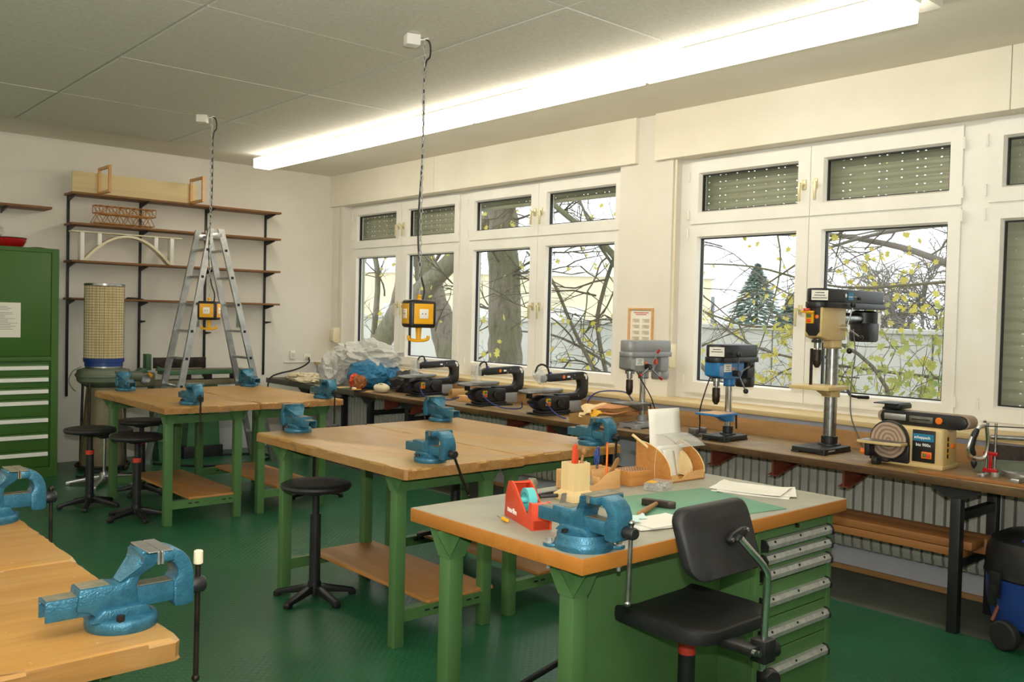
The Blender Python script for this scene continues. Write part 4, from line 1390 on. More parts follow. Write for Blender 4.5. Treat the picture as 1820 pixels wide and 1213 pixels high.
# the frame saw held by the posts: back tube, blade, handle
MB().cyl((-.02, .04, .20), (.28, -.51, .20), .012, seg=14).obj('back_tube', 'steel', ms)
MB().prism([(0, .16), (.68, .16), (.68, .095), (0, .085)], 'y', -.0008, .0008, M=Matrix.Translation((-.02, .04, 0)) @ Matrix.Rotation(-1.072, 4, 'Z')).obj('saw_blade', 'dark_steel', ms, smooth=False)
MB().cyl((-.06, .055, .255), (.28, -.515, .262), .003, seg=8).obj('tension_rod', 'dark_steel', ms)
hl = [(-.045, .055, .255), (-.075, .075, .245), (-.105, .098, .19), (-.115, .108, .13), (-.095, .098, .098), (-.06, .075, .085), (-.035, .055, .10), (-.03, .048, .17), (-.04, .052, .25)]
MB().tube(spline(hl, 5), .010, 10).obj('handle_frame', 'chrome', ms)
MB().tube(spline([(-.08, .08, .24), (-.098, .095, .19), (-.10, .10, .14), (-.085, .092, .105)], 5), [.011, .014, .016, .016, .016, .016, .016, .017, .017, .017, .017, .017, .017, .016, .015, .012][:16], 10).obj('grip', 'black_plastic', ms)
MB().lathe([(0, 0), (.014, 0), (.016, .012), (.006, .035), (0, .036)], (-.085, .09, .075), (0, 0, -1), 12).obj('wing_nut', 'black_plastic', ms)
MB().lathe([(0, 0), (.007, 0), (.009, .008), (0, .014)], (-.02, .07, .268), seg=10).obj('knob', 'steel', ms)
cable('power_cable', 'black cable standing in a loop behind the mitre saw', [(5.12, 1.52, .797), (5.12, 1.55, .92), (5.13, 1.565, 1.02), (5.13, 1.61, 1.095), (5.13, 1.655, 1.12), (5.13, 1.66, 1.08), (5.13, 1.58, 1.01), (5.13, 1.50, .92), (5.12, 1.40, .80)], .006, 'cable_black')
o = MB().box(4.61, 4.635, 1.2, 2.05, ZB, ZB + .016, bev=.002).obj('wooden_strip', 'plank')
tag(o, 'thin brown wooden strip lying along the bench edge before the mitre saw', 'wood strip')

# ================================================================== VACUUM CLEANER
vc = thing('vacuum_cleaner', 'blue drum vacuum cleaner with black motor head', 'vacuum cleaner', (4.83, 1.525, 0))
MB().lathe([(0, .07), (.17, .07), (.21, .10), (.235, .20), (.245, .325), (.235, .33), (0, .33)], seg=48).obj('drum', 'deep_blue', vc)
hd = MB().lathe([(.248, .325), (.255, .335), (.25, .36), (.245, .44), (.225, .50), (.16, .535), (0, .545)], seg=48).obj('motor_head', 'black_plastic', vc)
MB().tube(spline([(-.15, 0, .51), (-.12, 0, .57), (-.02, 0, .59), (.10, 0, .58), (.15, 0, .52)], 5), .014, 10).obj('carry_handle', 'black_plastic', hd)
MB().box(-.20, -.13, -.03, .03, .515, .53, bev=.004).obj('latch_lever', 'deep_blue', hd)
for a in (163, 60, 285):
    x, y = .235 * math.cos(math.radians(a)), .235 * math.sin(math.radians(a))
    MB().cyl((x * .98, y * .98, .07), (x * 1.18, y * 1.18, .07), .07 if a == 163 else .055, seg=24, bev=.008).obj('wheel', 'black_matt', vc)
cl = MB().box(-.278, -.255, -.03, .03, .24, .36, bev=.004)
cl.box(-.285, -.275, -.025, .025, .20, .30, bev=.003)
cl.bm.transform(Matrix.Rotation(-.5, 4, 'Z'))
cl.obj('clip', 'black_plastic', vc)
for k, ch_ in enumerate(('N', 'A')):
    a = math.radians(219)
    text(ch_, .035, 'print_white', vc, (.2475 * math.cos(a), .2475 * math.sin(a), .245 - k * .04), (PI / 2 - .05, 0, a + PI / 2))
MB().cyl((-.22, .14, .12), (-.14, .10, .30), .009, seg=8).obj('axle_bracket', 'brown_paint', vc)
# ================================================================== BACK WALL: SHELVES
from mathutils import noise as mnoise
sh = thing('shelf_unit', 'four-board brown wall shelf on dark steel uprights', 'shelf', (3.58, YB, 0))
UX = [2.577 - 3.58, 3.26 - 3.58, 3.943 - 3.58, 4.626 - 3.58]
for k, ux in enumerate(UX):
    MB().box(ux - .013, ux + .013, -.014, -.001, (.64, .80, .80, .80)[k], 2.60, bev=.002).obj('upright', 'black_paint', sh)
BZ = [2.60, 2.312, 1.957, 1.60]
def sh_bracket(ux, z, d=.23, h=.05):
    MB().prism([(-.014, z), (-d, z), (-d, z - .012), (-.014, z - h)], 'x', ux - .006, ux + .006).obj('bracket', 'black_paint', sh, smooth=False)
for z in BZ:
    MB().box(-1.045, 1.10, -.28, -.016, z - .020, z, bev=.002).obj('board', 'shelf_wood', sh)
    for ux in UX:
        sh_bracket(ux, z - .020)
for ux, z in ((UX[1], 1.39), (UX[3], 1.40), (UX[2], 1.28), (UX[0], 2.78 - 1.3)):
    if ux != UX[0]:
        sh_bracket(ux, z, .17, .03)
s2 = thing('shelf_unit', 'single brown shelf board above the green cabinet', 'shelf', (1.75, YB, 0))
MB().box(-.60, .615, -.28, -.004, 2.412, 2.434, bev=.002).obj('board', 'shelf_wood', s2)
for ux in (-.35, .25):
    MB().prism([(-.004, 2.412), (-.24, 2.412), (-.24, 2.40), (-.004, 2.362)], 'x', ux - .006, ux + .006).obj('bracket', 'black_paint', s2, smooth=False)

# plywood trough with frames
tr_ = thing('plywood_trough', 'pale plywood panel with two pine frames on the top shelf', 'wooden model', (3.2, 9.15, 2.60))
MB().box(-.64, .57, .07, .082, .0, .205, bev=.001).obj('panel', 'ply_pale', tr_)
for x in (-.40, .50):
    fm = MB()
    fm.ring((-.26, .069, .0, .255), (-.235, .069 - .025, .025, .23), x - .012, x + .012, 'x')
    fm.obj('frame', 'pine', tr_, smooth=False)
# truss bridge
tb = thing('truss_bridge', 'brown wooden lattice truss bridge model on the second shelf', 'bridge model', (3.03, 9.22, 2.312))
la = MB()
def bar(a, b, r=.0035):
    la.cyl(a, b, r, seg=5)
n = 9
for y in (-.05, .05):
    for z, x0, x1 in ((.018, -.29, .29), (.105, -.22, .26), (.112, -.27, .30), (.185, -.27, .30)):
        bar((x0, y, z), (x1, y, z), .0045)
    for k in range(n):
        xa, xb = -.27 + .57 * k / n, -.27 + .57 * (k + 1) / n
        bar((xa, y, .112), (xa, y, .185))
        bar((xa, y, .112 if k % 2 else .185), (xb, y, .185 if k % 2 else .112))
    for k in range(6):
        xa, xb = -.29 + .58 * k / 6, -.29 + .58 * (k + 1) / 6
        bar((xa, y, .018), ((xa + xb) / 2, y, .105))
        bar(((xa + xb) / 2, y, .105), (xb, y, .018))
        bar((xa, y, 0), (xa, y, .018))
    bar((.30, y, .112), (.30, y, .185))
for k in range(n + 1):
    x = -.27 + .57 * k / n
    bar((x, -.05, .185), (x, .05, .185))
    bar((x, -.05, .112), (x, .05, .112))
    bar((x * .95, -.05, .018), (x * .95, .05, .018))
o = la.obj('lattice', 'truss_wood', tb)
o['kind'] = 'stuff'
# arch bridge
ab = thing('arch_bridge', 'white arch bridge model with pillars on the third shelf', 'bridge model', (3.08, 9.24, 1.957))
MB().box(-.53, .53, -.045, .045, .272, .284, bev=.001).obj('deck', 'cream_plastic', ab)
n = 24
up = [(-.43 + .86 * k / n, .27 - .27 * ((k / n - .5) * 2) ** 2) for k in range(n + 1)]
dn = [(x * .965, max(z - .022, 0)) for x, z in up][::-1]
MB().prism(up + dn, 'y', -.045, .045).obj('arch', 'cream_plastic', ab, ang=30)
for x in (-.43, -.27, .27, .43):
    zz = .27 - .27 * (x / .43) ** 2
    MB().box(x - .018, x + .018, -.04, .04, max(zz - .005, 0), .272, bev=.001).obj('pillar', 'white_plastic', ab)
o = MB().prism([(-.09, 0), (-.06, .02), (.03, .018), (.09, .005), (.09, 0)], 'y', -.02, .02, bev=.003).obj('hand_tool', 'black_matt')
o.location = (3.14, 9.20, 1.60)
tag(o, 'small dark hand tool lying on the lowest shelf beside the dust extractor', 'tool')

# ================================================================== GREEN CABINET
cb = thing('tool_cabinet', 'tall dark green metal cabinet with white-handled drawers', 'cabinet', (1.80, 9.01, 0))
def L_(x): return x - 1.80
yf = -.35
m = MB()
m.box(L_(1.30), L_(2.305), yf + .02, .35, .0, 2.02)
m.box(L_(2.245), L_(2.305), yf, yf + .02, 0, 2.02, bev=.003)
m.box(L_(1.30), L_(1.355), yf, yf + .02, 0, 2.02, bev=.003)
m.box(L_(1.355), L_(2.245), yf, yf + .02, 1.985, 2.02)
m.box(L_(1.355), L_(2.245), yf, yf + .02, 0, .09)
m.obj('carcass', 'cabinet_green', cb, smooth=False)
dr = MB().box(L_(1.36), L_(2.24), yf + .002, yf + .018, 1.075, 1.982, bev=.003).obj('door', 'cabinet_green', cb)
MB().box(L_(1.355), L_(2.245), yf - .006, yf + .02, 1.03, 1.066, bev=.003).obj('divider_rail', 'cabinet_green', cb)
hz_ = [.966, .861, .757, .657, .503, .358, .203]
tops = [1.02] + [z - .05 for z in (.966, .861, .757, .657, .503, .358)]
for k, z in enumerate(hz_):
    zt_ = z + .024 + .012
    zb_ = (hz_[k + 1] + .042) if k < 6 else .095
    d = MB().box(L_(1.36), L_(2.228), yf + .003, yf + .018, zb_, zt_, bev=.002).obj('drawer', 'cabinet_green', cb)
    MB().prism([(yf + .003, z + .022), (yf - .012, z + .018), (yf - .012, z - .010), (yf - .006, z - .012), (yf + .003, z + .0)], 'x', L_(1.37), L_(2.224)).obj('handle', 'print_white', d, smooth=False)
pp = MB().box(L_(1.80), L_(2.0), yf - .0005, yf + .002, 1.238, 1.538).obj('paper_notice', 'white_paper')
pp.location = (1.80, 9.01, 0)
tag(pp, 'white printed paper sheet stuck on the green cabinet door', 'paper')
rr = random.Random(3)
for k in range(15):
    z = 1.50 - k * .013 - (.012 if k > 2 else 0)
    w = rr.uniform(.06, .16)
    MB().box(L_(1.815), L_(1.815) + w, yf - .0012, yf - .0004, z, z + .004).obj('print_line', 'print_grey', pp, smooth=False)
rp = thing('red_bowl', 'shiny red enamel bowl on top of the green cabinet', 'bowl', (1.965, 8.92, 2.02))
MB().lathe([(0, .0), (.07, .0), (.11, .02), (.128, .055), (.134, .085), (.130, .086), (.122, .055), (.105, .026), (.06, .010), (0, .010)], seg=36).obj('body', 'red_paint', rp)
MB().lathe([(.133, .083), (.139, .087), (.133, .091), (.129, .087), (.133, .083)], seg=36).obj('rim', 'black_paint', rp)
o = MB().lathe([(0, 0), (.10, 0), (.105, .004), (.03, .014), (0, .015)], seg=30).obj('pan_lid', 'black_paint')
o.location = (2.16, 8.80, 2.02)
tag(o, 'flat black lid lying beside the red bowl on the cabinet', 'lid')

def crumple(name, mat, c, rad, seedv, amp=.35, sub=4, flat=None, freq=3.2, ridge=True):
    b = bmesh.new()
    bmesh.ops.create_icosphere(b, subdivisions=sub, radius=1.0)
    off = Vector((seedv * 7.3, seedv * 3.1, seedv * 1.7))
    for v in b.verts:
        d = v.co.normalized()
        f = 0
        for o_, a_ in ((1, 1.0), (2.1, .55), (4.4, .3)):
            q = mnoise.noise(d * freq * o_ * .5 + off * o_)
            f += a_ * ((1 - abs(q) * 2.2) if ridge else q)
        k = 1 + amp * (f - .8) * .6
        v.co = Vector((c[0] + d.x * rad[0] * k, c[1] + d.y * rad[1] * k, c[2] + d.z * rad[2] * k))
        if flat is not None and v.co.z < flat:
            v.co.z = flat
    m = MB()
    m._merge(b)
    return m.obj(name, mat, ang=25)
m, t, p = nt('poly_bag_white')
p.inputs['Base Color'].default_value = lin('#e9e9e4')
p.inputs['Roughness'].default_value = 0.3
p.inputs['Alpha'].default_value = 0.62
nb = node(t, 'ShaderNodeTexNoise', Scale=22.0, Detail=5.0, Distortion=1.5)
t.links.new(coords(t), nb.inputs['Vector'])
bump(t, p, nb.outputs[0], 0.7, 0.02)
m, t, p = nt('poly_bag_blue')
p.inputs['Base Color'].default_value = lin('#2f7aa6')
p.inputs['Roughness'].default_value = 0.28
nb = node(t, 'ShaderNodeTexNoise', Scale=14.0, Detail=5.0, Distortion=1.2)
t.links.new(coords(t), nb.inputs['Vector'])
bump(t, p, nb.outputs[0], 0.8, 0.03)
o = crumple('plastic_bag', 'poly_bag_white', (1.80, 8.98, 2.17), (.12, .09, .07), 2, .5, 4, 2.108)
tag(o, 'crumpled clear plastic bag sticking out of the red bowl', 'plastic bag')

# ================================================================== DUST EXTRACTOR
de = thing('dust_extractor', 'dust extractor with tall gridded filter cartridge and blue collar', 'dust extractor', (2.74, 8.82, 0))
fc = MB()
n = 48
rows = []
for z in (1.035, 1.72):
    rows.append([fc.bm.verts.new(((.163 + .006 * (-1) ** i) * math.cos(2 * PI * i / 96), (.163 + .006 * (-1) ** i) * math.sin(2 * PI * i / 96), z)) for i in range(96)])
for i in range(96):
    fc.bm.faces.new((rows[0][i], rows[0][(i + 1) % 96], rows[1][(i + 1) % 96], rows[1][i]))
fc.bm.faces.new(rows[1])
fil = fc.obj('filter_cartridge', 'filter_cloth', de, smooth=False)
gr = MB()
for k in range(28):
    z = 1.045 + k * .0246
    gr.tube([(.172 * math.cos(2 * PI * i / 40), .172 * math.sin(2 * PI * i / 40), z) for i in range(40)], .0013, 4, closed=True)
for i in range(30):
    a = 2 * PI * i / 30
    gr.cyl((.172 * math.cos(a), .172 * math.sin(a), 1.035), (.172 * math.cos(a), .172 * math.sin(a), 1.725), .001, seg=4)
o = gr.obj('wire_grid', 'dark_steel', fil)
o['kind'] = 'stuff'
MB().lathe([(0, 1.735), (.168, 1.735), (.176, 1.733), (.176, 1.715), (.168, 1.715)], seg=48).obj('top_cap', 'steel', de)
MB().lathe([(.15, .965), (.165, .97), (.165, 1.005), (.176, 1.008), (.178, 1.04), (.170, 1.045)], seg=48).obj('collar', 'deep_blue', de)
MB().lathe([(.13, .955), (.162, .955), (.162, .972), (.13, .974)], seg=48).obj('clamp_ring', 'alu', de)
m = MB()
m.lathe([(0, .955), (.15, .955), (.225, .935), (.235, .90), (.245, .895), (.245, .875), (.235, .87), (.225, .83), (.15, .775), (0, .77)], seg=40)
m.cyl((.20, 0, .865), (.34, 0, .865), .05, seg=20)
m.obj('fan_housing', 'grey_green', de)
MB().lathe([(0, .03), (.19, .03), (.20, .08), (.185, .30), (.16, .60), (.145, .775), (0, .775)], seg=40).obj('collection_bag', 'olive_grey', de)
m = MB()
for a in (40, 130, 220, 310):
    ca, sa = math.cos(math.radians(a)), math.sin(math.radians(a))
    m.cyl((ca * .23, sa * .23, .03), (ca * .21, sa * .21, .85), .012, seg=8)
    m.ball((ca * .23, sa * .23, .03), .03, 10, 8)
m.tube([(.23 * math.cos(2 * PI * i / 32), .23 * math.sin(2 * PI * i / 32), .05) for i in range(32)], .012, 8, closed=True)
m.obj('stand', 'dark_steel', de)
cable('power_cable', 'thin grey cable hanging beside the dust extractor housing', [(2.52, 8.74, .97), (2.44, 8.72, .93), (2.41, 8.72, .85), (2.44, 8.72, .78), (2.47, 8.72, .75)], .004, 'cable_grey')

# ================================================================== GREEN PLANER
pl = thing('surface_planer', 'old green surface planer with dark fence against the back wall', 'planer', (3.62, 9.05, 0))
MB().box(-.25, .62, -.10, .14, .855, .90, bev=.004).obj('table', 'machine_green', pl)
MB().box(-.25, .62, -.095, .135, .899, .904).obj('table_plate', 'olive_grey', pl, smooth=False)
MB().box(-.58, .60, -.09, .10, .745, .80, bev=.004).obj('lower_frame', 'olive_grey', pl)
MB().box(-.30, .24, .10, .125, .912, 1.02, bev=.003).obj('fence', 'dark_wood_paint' if 'dark_wood_paint' in MATS else 'dark_steel', pl)
m = MB()
m.box(-.60, -.36, -.12, .12, .755, .885, bev=.010)
m.obj('motor_housing', 'olive_grey', pl)
MB().cyl((-.46, -.12, .825), (-.46, -.135, .825), .05, seg=24, bev=.004).obj('pulley_cover', 'chrome', pl)
MB().prism([(-.44, .88), (-.41, .84), (-.39, .865), (-.42, .89)], 'y', -.14, -.125).obj('lever', 'yellow_plastic', pl)
MB().box(-.40, -.35, .02, .12, .90, 1.06, bev=.003).obj('end_plate', 'machine_green', pl)
m = MB()
m.prism([(-.52, .885), (-.46, .93), (-.42, .92), (-.41, .885)], 'y', -.05, .05, bev=.004)
m.prism([(-.34, .90), (-.32, .945), (-.28, .925), (-.22, .90)], 'y', -.08, -.05, bev=.003)
m.obj('blade_guard', 'machine_green', pl)
for x in (.0, .22, .50):
    MB().box(x - .03, x + .03, -.04, .04, .80, .855, bev=.003).obj('spacer', 'black_paint', pl)
m = MB()
m.prism([(-.36, .745), (-.30, .745), (-.22, .0), (-.30, .0)], 'y', -.09, .10, bev=.002)
m.prism([(.02, .745), (.30, .745), (.34, .0), (-.02, .0)], 'y', -.06, .09, bev=.002)
m.obj('stand', 'machine_green', pl)
MB().box(-.05, .36, -.08, .11, .0, .12, bev=.004).obj('plinth', 'black_paint', pl)
# wooden board leaning at the wall behind the benches
o = MB().box(-.45, .45, -.012, .012, .0, .60, bev=.002).obj('leaning_board', 'dado_paint')
o.location = (4.05, 9.36, 0)
o.rotation_euler = (-.06, 0, 0)
tag(o, 'pale board leaning against the back wall below the planer', 'board')

# ================================================================== LADDER
ld = thing('step_ladder', 'aluminium double step ladder standing in front of the shelves', 'ladder', (3.655, 8.62, 0))
def rail(x0, x1, y0, y1, name='rail', top=2.30):
    m = MB()
    # narrow channel section swept from foot to top
    w, d = .030, .013
    P = [Vector((x0, y0, 0)), Vector((x1, y1, top))]
    rows = []
    for p_ in P:
        rows.append([m.bm.verts.new((p_.x + a, p_.y + b, p_.z)) for a, b in ((-w, -d), (w, -d), (w, d), (-w, d))])
    for i in range(4):
        m.bm.faces.new((rows[0][i], rows[0][(i + 1) % 4], rows[1][(i + 1) % 4], rows[1][i]))
    m.bm.faces.new(rows[0][::-1])
    m.bm.faces.new(rows[1])
    return m.obj(name, 'alu', ld, smooth=False)
YN0, YN1, YR0, YR1 = -.24, -.15, .24, .15
rails = [rail(-.50, -.050, YN0, YN1), rail(-.50, -.050, YR0, YR1), rail(.60, .045, YN0, YN1), rail(.60, .045, YR0, YR1)]
for s_, xb, xt in ((-1, -.50, -.05), (1, .60, .045)):
    for k in range(8):
        z = .26 + k * .262
        f_ = z / 2.30
        x = xb + (xt - xb) * f_
        ya, yb = YN0 + (YN1 - YN0) * f_, YR0 + (YR1 - YR0) * f_
        MB().box(x - .016, x + .016, ya - .005, yb + .005, z - .011, z + .011, bev=.003).obj('rung', 'alu', ld)
        MB().box(x - .0125, x + .0125, ya - .0155, ya - .0125, z - .0125, z + .0125).obj('rung_socket', 'black_matt', ld, smooth=False)
m = MB()
for y in (YN1, YR1):
    m.box(-.055, .055, y - .016, y + .016, 2.20, 2.26, bev=.003)
m.cyl((0, YN1 - .01, 2.235), (0, YR1 + .01, 2.235), .012, seg=10)
m.obj('hinge', 'steel', ld)
for x, xx in ((-.19, -1), (.225, 1)):
    MB().box(x - .022, x + .022, YN0 + .052, YN0 + .0555, 1.35, 1.60).obj('sticker', 'grey_green', ld, smooth=False)

# ================================================================== HANGING POWER CUBES
def power_cube(label, x, y, rz, zc, s=.155):
    r = thing('power_cube', label, 'power outlet', (x, y, zc), rz, 'hanging yellow power cubes')
    h = s / 2
    cu = MB().box(-h, h, -h, h, -h, h, bev=.018, seg=3).obj('housing', 'black_plastic', r)
    for a in range(4):
        M = Matrix.Rotation(a * PI / 2, 4, 'Z')
        p_ = MB().box(-h * .72, h * .72, -h - .003, -h + .003, -h * .72, h * .72, bev=.001, M=M).obj('face_plate', 'yellow_plastic', cu)
        MB().box(-.026, .026, -h - .007, -h - .002, -.026, .026, bev=.002, M=M).obj('socket', 'white_plastic', p_)
        for d in (-.009, .009):
            MB().cyl(M @ Vector((d, -h - .0065, 0)), M @ Vector((d, -h - .0085, 0)), .0032, seg=8).obj('socket_hole', 'print_dark', p_)
    MB().lathe([(0, 0), (.014, 0), (.010, .012), (.014, .02), (.008, .03), (0, .03)], (0, 0, h), seg=12).obj('eyelet', 'yellow_plastic', r)
    hk = MB()
    hk.cyl((0, 0, -h), (0, 0, -h - .065), .018, .013, seg=14)
    hk.tube(spline([(-.058, 0, -h - .045), (-.056, 0, -h - .062), (-.035, 0, -h - .07), (0, 0, -h - .072), (.035, 0, -h - .07), (.056, 0, -h - .062), (.058, 0, -h - .045)], 4), .0095, 10)
    hk.obj('hook', 'yellow_plastic', r)
    ch_ = MB()
    z, k = h + .03, 0
    zt = ZP - zc
    while z < zt - .01:
        a = k % 2
        pts = []
        for i in range(10):
            an = 2 * PI * i / 10
            u_, w_ = .0075 * math.cos(an), .019 * math.sin(an)
            pts.append((u_ if a else 0, 0 if a else u_, z + .016 + w_))
        ch_.tube(pts, .0022, 5, closed=True)
        z += .030
        k += 1
    o = ch_.obj('chain', 'zinc', r)
    MB().tube(spline([(.03, .03, h - .01), (.035, .02, h + .06), (.008, .012, h + .16), (-.012, .01, h + .40), (.006, .01, zt - .60), (.008, .01, zt - .18), (.035, .005, zt - .10), (.03, 0, zt - .03), (.0, -.0, zt - .012), (-.04, 0, zt - .02)], 8), .0052, 8).obj('cable', 'cable_black', r)
    bx = MB().box(-.115, -.035, -.035, .035, zt - .06, zt, bev=.005)
    bx.cyl((-.035, 0, zt - .02), (.02, 0, zt - .008), .006, seg=8)
    bx.obj('ceiling_box', 'white_plastic', r)
    return r
power_cube('yellow and black power cube hanging on a chain before the windows', 2.953, 4.115, math.radians(-15.6), 1.528)
power_cube('yellow and black power cube hanging on a chain before the step ladder', 2.972, 7.00, math.radians(-38), 1.512, .15)

# ================================================================== WALL BITS
fn = thing('framed_notice', 'framed printed safety notice on the pier between the windows', 'framed notice', (XPIER, 4.645, 1.47))
MB().ring((-.125, .125, -.145, .145), (-.108, .108, -.128, .128), -.018, -.0, 'x', lip=.004).obj('frame', 'pine', fn, smooth=False)
sheet_ = MB().box(-.006, -.002, -.110, .110, -.130, .130).obj('sheet', 'white_paper', fn, smooth=False)
for k, w in enumerate((.15, .11)):
    MB().box(-.0072, -.006, -w / 2, w / 2, .105 - k * .014, .111 - k * .014).obj('print_line', 'print_red', sheet_, smooth=False)
for c_ in (.05, -.05):
    for k in range(4):
        z0 = .062 - k * .047
        MB().box(-.0072, -.006, c_ - .038, c_ + .038, z0 - .032, z0).obj('text_block', 'fabric_cream', sheet_, smooth=False)
        for j in range(3):
            MB().box(-.0078, -.0071, c_ - .033, c_ + .028 - j * .008, z0 - .010 - j * .009, z0 - .006 - j * .009).obj('print_line', 'print_grey', sheet_, smooth=False)
sk = thing('wall_socket', 'white wall socket with a black plug on the back wall', 'socket', (5.17, YB, .985))
MB().box(-.042, .042, -.014, 0, -.042, .042, bev=.004).obj('plate', 'white_plastic', sk)
MB().cyl((0, -.014, 0), (0, -.05, 0), .022, .018, seg=16, bev=.003).obj('plug', 'cream_plastic', sk)
s2_ = thing('wall_switch', 'small white switch box on the back wall above the dark bench', 'switch', (4.98, YB, 1.02))
MB().box(-.03, .03, -.03, 0, -.05, .05, bev=.004).obj('box', 'white_plastic', s2_)
MB().box(-.02, .02, -.036, -.029, -.02, .025, bev=.002).obj('rocker', 'cream_plastic', s2_)
o = MB().box(4.88, 5.47, YB - .014, YB, .93, .945, bev=.002).obj('cable_duct', 'white_plastic')
tag(o, 'thin white cable duct on the back wall beside the socket', 'cable duct')
cable('power_cable', 'thick black cable from the wall socket over the dark bench end', [(5.17, 9.36, .985), (5.14, 9.30, .94), (5.02, 9.24, .89), (4.85, 9.14, .86), (4.66, 9.05, .84), (4.52, 8.98, .81), (4.465, 8.95, .74), (4.46, 8.94, .60), (4.47, 8.94, .40)], .009, 'cable_black')
cable('power_cable', 'black cable lying in a curve on the floor by the back wall', [(3.2, 8.80, .012), (3.5, 8.45, .012), (3.9, 8.35, .012), (4.25, 8.5, .012), (4.35, 8.75, .012), (4.1, 8.95, .012), (3.8, 9.0, .012)], .011, 'cable_black')
cable('power_cable', 'black cable coil lying on the floor at the dust extractor', [(2.42, 8.5, .01), (2.5, 8.35, .012), (2.65, 8.32, .015), (2.78, 8.42, .02), (2.72, 8.53, .025), (2.55, 8.52, .03), (2.47, 8.42, .03), (2.6, 8.34, .03), (2.86, 8.40, .014), (3.0, 8.45, .012)], .011, 'cable_black')

# ================================================================== ODDS AND ENDS ON THE WINDOW BENCH
ZB2 = ZB + .004
o = crumple('plastic_bag', 'poly_bag_blue', (4.94, 7.62, ZB2 + .13), (.22, .33, .16), 5, .22, 5, ZB2 + .001, 1.8)
tag(o, 'big crumpled blue plastic bag beside the scroll saws', 'plastic bag')
o = crumple('plastic_bag', 'poly_bag_white', (4.98, 7.85, ZB2 + .29), (.18, .45, .15), 9, .70, 5, ZB2 + .16, 2.2)
tag(o, 'crumpled white translucent plastic bag lying over the blue bag', 'plastic bag')
o = crumple('plastic_bag', 'poly_bag_white', (4.80, 8.18, ZB2 + .15), (.12, .16, .17), 14, .45, 5, ZB2 + .001, 2.2)
tag(o, 'white translucent plastic bag end hanging down to the dark bench top', 'plastic bag')
for k, (x, y, rx, ry, rz_, lb) in enumerate(((4.80, 8.78, .16, .22, .05, 'crumpled cream cloth heap on the dark bench beside the bags'), (4.68, 8.55, .10, .20, .028, 'flat cream cloth strip lying before the cream cloth heap'))):
    o = crumple('cloth', 'fabric_cream', (x, y, ZB2 + rz_ * .55), (rx, ry, rz_), 20 + k, .6, 4, ZB2 + .001, 3.0)
    tag(o, lb, 'cloth')
mk = thing('face_mask', 'white round-eyed plaster face lying by the blue bag', 'mask', (4.70, 7.12, ZB))
MB().ball((0, 0, .045), (.065, .10, .045), 24, 14).obj('face', 'fabric_cream', mk)
for yy in (-.045, .02):
    MB().tube([(-.035 + .018 * math.cos(2 * PI * i / 14) * .7, yy + .018 * math.sin(2 * PI * i / 14), .083 - .004 * math.cos(2 * PI * i / 14)) for i in range(14)], .003, 6, closed=True).obj('eye', 'black_matt', mk)
gb = thing('craft_figure', 'brown and red crafted figure on the bench before the blue bag', 'figure', (4.69, 7.50, ZB2))
o = crumple('body', 'leather_brown', (0, 0, .07), (.06, .085, .065), 31, .4, 4, .002)
o.parent = gb
o = crumple('wrap', 'red_plastic', (-.01, .055, .075), (.05, .06, .065), 33, .5, 4, .004)
o.parent = gb
MB().ball((-.06, -.01, .012), (.022, .035, .012), 12, 8).obj('shoe', 'white_plastic', gb)
for k, (x, y, w, h, mt, lb) in enumerate(((4.62, 7.36, .09, .10, 'black_matt', 'flat black offcut lying before the plaster face'), (4.66, 7.26, .05, .07, 'pine', 'small wooden offcut before the plaster face'), (4.64, 7.46, .06, .09, 'yellow_plastic', 'small yellow offcut beside the brown figure'), (4.66, 7.72, .10, .16, 'pine_light', 'thin pale wood offcut beside the blue bag'), (4.90, 9.0, .10, .10, 'teal_plastic', 'flat turquoise sheet on the dark bench by the back wall'), (4.80, 9.1, .06, .10, 'red_label', 'flat red sheet on the dark bench by the back wall'))):
    zz = ZB2 if y > 7.42 else ZB
    o = MB().box(-w / 2, w / 2, -h / 2, h / 2, 0, .008, bev=.001).obj('offcut', mt)
    o.location = (x, y, zz)
    o.rotation_euler = (0, 0, k * .5)
    tag(o, lb, 'offcut')
o = crumple('work_clothes', 'print_dark', (4.98, 7.08, ZB + .10), (.14, .20, .10), 41, .4, 4, ZB + .001)
tag(o, 'dark grey bundle lying behind the scroll saw by the blue bag', 'bundle')
rl = thing('leather_roll', 'brown paper roll lying between the first two scroll saws', 'roll', (5.05, 6.32, ZB))
MB().lathe([(.022, -.13), (.045, -.13), (.045, .13), (.022, .13), (.022, -.13)], (0, 0, .045), (-.97, .25, 0), 20).obj('roll', 'cardboard', rl)
o = MB().box(4.86, 5.06, 6.00, 6.18, ZB, ZB + .05, bev=.002).obj('wooden_block', 'pine')
tag(o, 'pine block lying behind the middle scroll saw', 'wood block')
# cardboard box with veneer scraps
bx = thing('cardboard_box', 'shallow cardboard box full of veneer scraps', 'box', (4.765, 4.375, ZB), .05)
m = MB()
for a in ((-.15, .15, -.185, -.181), (-.15, .15, .181, .185)):
    m.box(*a, 0, .062)
for a in ((-.15, -.146, -.185, .185), (.146, .15, -.185, .185)):
    m.box(*a, 0, .062)
m.box(-.15, .15, -.185, .185, 0, .004)
m.obj('tray', 'cardboard', bx, smooth=False)
rv = random.Random(12)
def veneer(label, x, y, z, L, W, rz, tilt, mat, curl=.02):
    m = MB()
    m.sheet(lambda u, v: ((u - .5) * L, (v - .5) * W * (1 - .3 * u), curl * math.sin(PI * u) + curl * .5 * math.sin(2 * PI * v) + .01 * math.sin(9 * u)), 10, 6, .002)
    o = m.obj('veneer_scrap', mat)
    o.location = (x, y, z)
    o.rotation_euler = (tilt, -.12, rz)
    tag(o, label, 'veneer')
veneer('large reddish veneer sheet lying on top of the cardboard box', 4.83, 4.29, ZB + .105, .38, .20, -1.15, .10, 'veneer', .03)
